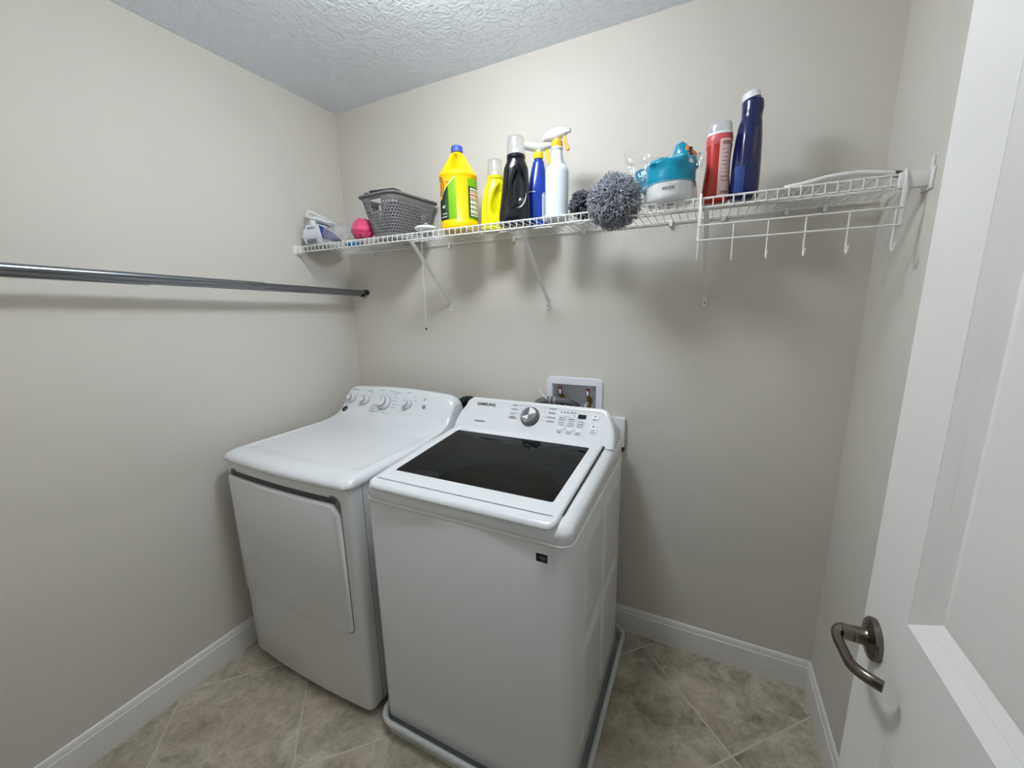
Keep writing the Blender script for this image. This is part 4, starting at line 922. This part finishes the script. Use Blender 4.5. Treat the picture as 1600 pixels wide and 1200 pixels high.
# -- two fluffy dusters
def duster(name, label, loc, r, n, kind, m, core):
    t = thing(name, label, 'duster', loc, group='fluffy dusters'); rnd = random.Random(n)
    bm = bmesh.new(); blob(bm, (0, 0, 0), tuple(q*.72 for q in r), .15, 3, 2, 24, 16); mk('core', bm, core, t, angle=180)
    bm = bmesh.new()
    for i in range(n):
        z = 1-2*(i+.5)/n; ph = i*2.39996; q = math.sqrt(1-z*z); d = Vector((q*math.cos(ph), q*math.sin(ph), z))
        d = (d+Vector((rnd.uniform(-.2, .2) for _ in range(3)))).normalized()
        base = Vector((d.x*r[0], d.y*r[1], d.z*r[2]))
        if kind == 'finger':
            L_ = rnd.uniform(.85, 1.12); p0 = base*.55; p1 = base*L_; mid = (p0+p1)/2+Vector((rnd.uniform(-.004, .004) for _ in range(3)))
            tube(bm, spline([p0, mid, p1], 2), [.0044, .0052, .0056, .0054, .0036], 6)
        else:
            L_ = rnd.uniform(.80, 1.16)*(1+.30*noise.noise(d*2.3+Vector((5, 1, 2)))); a0 = rnd.uniform(0, 6.3); u_ = d.orthogonal().normalized(); w_ = d.cross(u_); cr_ = rnd.uniform(.003, .006)
            pts = []
            for k in range(8):
                a = a0+k*1.35; pts.append(base*(.55+.45*L_*k/7)+(u_*math.cos(a)+w_*math.sin(a))*cr_*min(1, k/3))
            tube(bm, pts, [.0017, .0018, .0018, .0018, .0017, .0016, .0014, .0010], 4, cap=False)
    mk('strands', bm, m, t, angle=180)
duster('chenille_duster', 'small charcoal chenille duster beside the translucent spray bottle', (1.358, -.238, ZD+.038), (.047, .047, .045), 150, 'finger', pm('charcoal_chenille', (66, 70, 76), .9, sheen=.3), pm('charcoal_core', (40, 42, 47), .9))
duster('microfibre_duster', 'large fluffy blue grey duster hanging over the shelf lip', (1.474, -.292, ZD+.020), (.083, .070, .082), 1900, 'hair', pm('grey_fluff', (176, 179, 188), .9, sheen=.4, vary=(22, (132, 135, 145))), pm('grey_core', (70, 73, 82), .9))

# -- toilet tissue in its torn wrapper
def tissue():
    t = thing('tissue_pack', 'white tissue roll in a torn teal wrapper with clear plastic', 'tissue roll', (1.633, -.262, ZI), 5)
    R = .068; mw = pm('tissue_white', (236, 237, 238), .85, bump=(50, .4, .004)); mt = pm('wrapper_teal', (0, 134, 164), .28, bump=(26, .35, .006)); ms = pm('wrapper_silver', (176, 208, 218), .25); mo = pm('wrapper_orange', (226, 134, 56), .3); mi_ = pm('wrapper_ink', (24, 34, 70), .4)
    bm = bmesh.new(); lathe(bm, [(.021, .03), (.021, 0), (R*.9, 0), (R*.985, .006), (R, .016), (R, .10), (R*.97, .11), (.021, .11), (.021, .03)], 40, cap0=False, cap1=False); mk('roll', bm, mw, t, angle=50)
    bm = bmesh.new(); lathe(bm, [(.0205, .001), (.0195, .001), (.0195, .109), (.0205, .109)], 24, cap0=False, cap1=False); mk('core_tube', bm, pm('card_tube', (150, 140, 126), .9), t)
    # teal sleeve, lower edge dips, top crumpled
    bm = bmesh.new(); seg = 64; rings = []
    for u in range(15):
        ring = []
        for k in range(seg):
            a = 2*PI*k/seg; lo = .044+.006*math.cos(a+PI/2); q = u/14
            if q < .6: z = lo+(.112-lo)*q/.6; r = R+.0015
            else:
                e = (q-.6)/.4; z = .112+.020*e*(1+.35*math.cos(a-.2)); r = (R+.0015)*(1-.93*e**1.2)
            n = noise.noise(Vector((math.cos(a)*2.2, math.sin(a)*2.2, q*5)))
            am = (.0012 if q < .5 else .0105)*(1 if q < .95 else .3); r = r+am*n; z += (0 if q < .62 else .010*n)
            ring.append(Vector((r*math.cos(a), r*math.sin(a), z)))
        rings.append(ring)
    loft(bm, rings, cap0=False, mif=lambda i, j: 1 if 9 <= i <= 10 and 44 <= j <= 52 or (i == 11 and 46 <= j <= 50) else 0); mk('wrapper', bm, [mt, ms], t, angle=60)  # pale patch paints a highlight on the crumpled teal
    # gathered flap at the left with white lettering, horn at the top right
    def crumple(pts, rad, seed, seg=18):
        rings = []
        for i, (p, r_) in enumerate(zip(pts, rad)):
            rings.append([Vector((p[0]+r_[0]*math.cos(a)*(1+.3*noise.noise(Vector((math.cos(a)*1.7, math.sin(a)*1.7, i*.7+seed)))), p[1]+r_[0]*.5*math.sin(a), p[2]+r_[1]*math.sin(a)*(1+.3*noise.noise(Vector((math.cos(a)*2, math.sin(a)*2, i*.7+seed+5)))))) for a in [2*PI*k/seg for k in range(seg)]])
        return rings
    bm = bmesh.new(); loft(bm, crumple([(-.052, .008, .070), (-.070, .012, .074), (-.086, .014, .084), (-.098, .016, .098)], [(.02, .042), (.018, .040), (.013, .030), (.006, .012)], 2)); fl = mk('gathered_flap', bm, mt, t, angle=60)
    text('lettering', 'UIS', .019, frame((-.080, -.006, .094), (-.25, -.95, .2), (1, -.1, .3)), pm('letter_white', (226, 236, 240), .4), fl, bold=.0004)
    bm = bmesh.new(); hp = [(.034, -.005, .112), (.036, -.006, .128), (.038, -.006, .143), (.045, -.006, .152), (.056, -.006, .150), (.062, -.008, .138)]
    rg = []
    for i, (p, w) in enumerate(zip([(.036, .0, .110), (.037, 0, .124), (.036, 0, .138), (.037, 0, .150), (.040, 0, .157)], (.034, .033, .031, .026, .014))):
        rg.append([Vector((p[0]+w*math.cos(a)*(1+.15*noise.noise(Vector((math.cos(a)*2, math.sin(a)*2, i)))), p[1]+.026*w/.034*math.sin(a), p[2]+.012*math.cos(a)*(-.3 if i < 3 else -1.0))) for a in [2*PI*k/24 for k in range(24)]])
    loft(bm, rg, mif=lambda i, j: 1 if i >= 1 and j in (0, 1, 2, 19, 20, 21, 22, 23) or (i >= 2 and j in (3, 18)) else 0); hn = mk('wrapper_horn', bm, [mt, mo], t, angle=60)
    text('lettering', 'S', .020, frame((.050, -.0228, .137), (.40, -.91, .05), (.91, .40, -.2)), mi_, hn, bold=.0012); text('lettering', 'S', .018, frame((.052, -.0238, .121), (.40, -.91, .05), (.91, .40, -.2)), mi_, hn, bold=.0012)
    bm = bmesh.new(); rf = lambda a, z, off: Vector(((R+off)*math.cos(a), (R+off)*math.sin(a), z)); rnd = random.Random(4); ws = [(k % 3 == 0) or (k % 7 == 1) for k in range(34)]
    wrap(bm, rf, -PI/2-.30, -PI/2+.18, .0265, .0355, 34, 1, lambda u, v: 0 if ws[int(u*34)] else None, .0012); mk('barcode', bm, [M_INK], t, angle=180)
    # loose clear film: skirt around the roll, wing to the upper left, scrap to the right
    bm = bmesh.new(); rings = []
    for q in range(8):
        z = .052-.075*q/7; rings.append([Vector(((R+.003+.006*math.sin(PI*q/7)+.003*noise.noise(Vector((math.cos(a)*3, math.sin(a)*3, q*.5))))*math.cos(a), (R+.004+.003*noise.noise(Vector((math.sin(a)*3, q*.4, 2))))*math.sin(a), max(z, .001) if math.sin(a) > -.62 else z)) for a in [2*PI*k/48 for k in range(48)]])
    loft(bm, rings, cap0=False, cap1=False); mk('film_skirt', bm, M_BAG, t, angle=180)
    def filmwing(A, B, D, E_, seed, nm):
        bm = bmesh.new(); A, B, D, E_ = map(Vector, (A, B, D, E_)); n = 16; g = []
        for i in range(n+1):
            row = []
            for j in range(n+1):
                u, v = i/n, j/n; p = A.lerp(B, u).lerp(D.lerp(E_, u), v); k = noise.noise(p*45+Vector((seed, 0, 0)))*.010+noise.noise(p*110)*.005
                row.append(bm.verts.new(p+Vector((k*.5, k*1.6, k))))
            g.append(row)
        for i in range(n):
            for j in range(n): face(bm, (g[i][j], g[i+1][j], g[i+1][j+1], g[i][j+1]))
        mk(nm, bm, M_BAG, t, angle=180)
    filmwing((-.138, -.010, .166), (-.136, .0, .136), (-.02, .0, .132), (-.078, -.010, .030), 1, 'film_wing'); filmwing((.06, -.01, .135), (.064, -.02, .085), (.095, -.03, .128), (.085, -.03, .075), 6, 'film_scrap')
tissue()

def red_bottle():
    t = thing('liquid_bottle', 'red bottle with pale side label and clear white cap', 'bottle', (1.757, -.200, ZI), 0)
    mr = pm('red_plastic', (176, 36, 24), .25, coat=.2)
    bm = bmesh.new(); bottle(bm, [(0, .034, .026, 2.8, 0), (.004, .0375, .030, 2.8, 0), (.03, .038, .031, 2.8, 0), (.07, .0350, .029, 2.6, 0), (.11, .0325, .028, 2.5, .001), (.14, .0335, .028, 2.4, .001), (.158, .0345, .028, 2.3, .001)], 56, 5); mk('body', bm, mr, t, angle=70)
    bm = bmesh.new(); bottle(bm, [(.158, .0345, .0282, 2.3, .001), (.172, .0355, .029, 2.3, .001), (.186, .0335, .028, 2.2, .001)], 56, 4); mk('shoulder', bm, pm('pink_red', (196, 84, 88), .35), t, angle=70)
    bm = bmesh.new(); bottle(bm, [(.184, .0342, .0288, 2.2, .001), (.188, .0345, .029, 2.2, .001), (.191, .0325, .027, 2.2, .001)], 40, 2); mk('collar', bm, M_PLAST, t)
    bm = bmesh.new(); bottle(bm, [(.190, .0325, .027, 2.2, .001), (.196, .0322, .027, 2.2, .001), (.212, .0310, .026, 2.2, .001), (.217, .029, .024, 2.2, .001)], 40, 3); c = mk('cap', bm, film('frosted_cap', gloss=.1, milk=.45), t); c['label'] = 'frosted clear cap'
    ml = [pm('red_label_pale', (214, 186, 182), .45), pm('red_label_ink', (150, 110, 112), .5), pm('red_label_edge', (238, 214, 206), .45)]
    rnd = random.Random(6); bm = bmesh.new()
    def rf(a, z, off):
        w = .0378-.005*math.sin(PI*min(1, max(0, (z-.02)/.19))) if z < .158 else .0356
        c, s_ = math.cos(a), math.sin(a); return Vector(((w+off+.0008)*math.copysign(abs(c)**.77, c), (.0312-.002*(z > .06)+off)*math.copysign(abs(s_)**.77, s_), z))
    def f(u, v):
        if u < .05 or u > .95 or v < .02 or v > .98: return 2
        if .15 < u < .85 and (.05 < v < .10 or .90 < v < .96): return 1
        if .15 < u < .8 and .25 < v < .88: return 1 if (int(v*44) % 3 == 0 and rnd.random() < .7) else 0
        return 0
    wrap(bm, rf, -PI/2+.05, -PI/2+1.02, .012, .168, 24, 60, f, .001); mk('label', bm, ml, t, angle=180)
red_bottle()
def navy_bottle():
    t = thing('cleaner_bottle', 'tall glossy navy blue bottle with white cap at the right of the row', 'bottle', (1.832, -.200, ZI), -3)
    mn = pm('navy_gloss', (14, 24, 74), .2, coat=.3)
    def dent(p):
        if .075 < p.z < .205:
            f = math.sin(PI*(p.z-.075)/.13)**.7; d = abs(p.x)-.012
            if d > 0 and p.y < .02: p = Vector((p.x, p.y+.012*f*min(1, d/.010), p.z))
        return p
    bm = bmesh.new(); bottle(bm, [(0, .033, .034, 3, 0), (.004, .0365, .039, 3, 0), (.03, .0375, .041, 3, 0), (.085, .0375, .041, 2.8, 0), (.13, .0365, .040, 2.6, 0), (.17, .0340, .037, 2.4, .001), (.20, .0300, .031, 2.2, .002), (.220, .0262, .027, 2.1, .004), (.240, .0275, .028, 2, .005), (.258, .0268, .027, 2, .004), (.268, .022, .022, 2, .002)], 72, 6, dent=dent); mk('body', bm, mn, t, angle=70)
    bm = bmesh.new(); lathe(bm, [(0, .262), (.0235, .262), (.0235, .272), (.021, .280), (.012, .282), (0, .282)], 28, mat4=Matrix.Translation((.001, 0, .262)) @ Matrix.Rotation(-.22, 4, 'Y') @ Matrix.Translation((0, 0, -.260))); mk('cap', bm, M_PLAST, t)
    bm = bmesh.new(); box(bm, (-.026, -.0425, .014), (-.002, -.040, .085), bev=.001); mk('grip_panel', bm, pm('navy_panel', (52, 74, 140), .25), t)
navy_bottle()

def white_hose():
    bm = bmesh.new()
    tube(bm, spline([(1.925, -.255, ZD+.009), (1.965, -.26, ZD+.012), (2.02, -.255, ZD+.022), (2.08, -.245, ZD+.026), (2.14, -.235, ZD+.020), (2.165, -.23, ZD+.016)], 8), .0065, 12)
    o = mk('closet_rod', bm, M_WIRE); tag(o, 'white bent closet rod lying on the right end of the shelf', 'rod')
    bm = bmesh.new(); tube(bm, [(2.160, -.231, ZD+.0165), (2.183, -.225, ZD+.013)], .0085, 12); mk('end_cap', bm, pm('grey_end', (92, 92, 90), .6), o)
    bm = bmesh.new(); tube(bm, spline([(1.86, -.10, ZD+.0075), (1.95, -.085, ZD+.0075), (2.05, -.08, ZD+.0075), (2.17, -.09, ZD+.0075)], 6), .006, 10)
    tag(mk('closet_rod', bm, M_WIRE), 'thinner white rod lying at the back of the shelf near the right wall', 'rod')
white_hose()
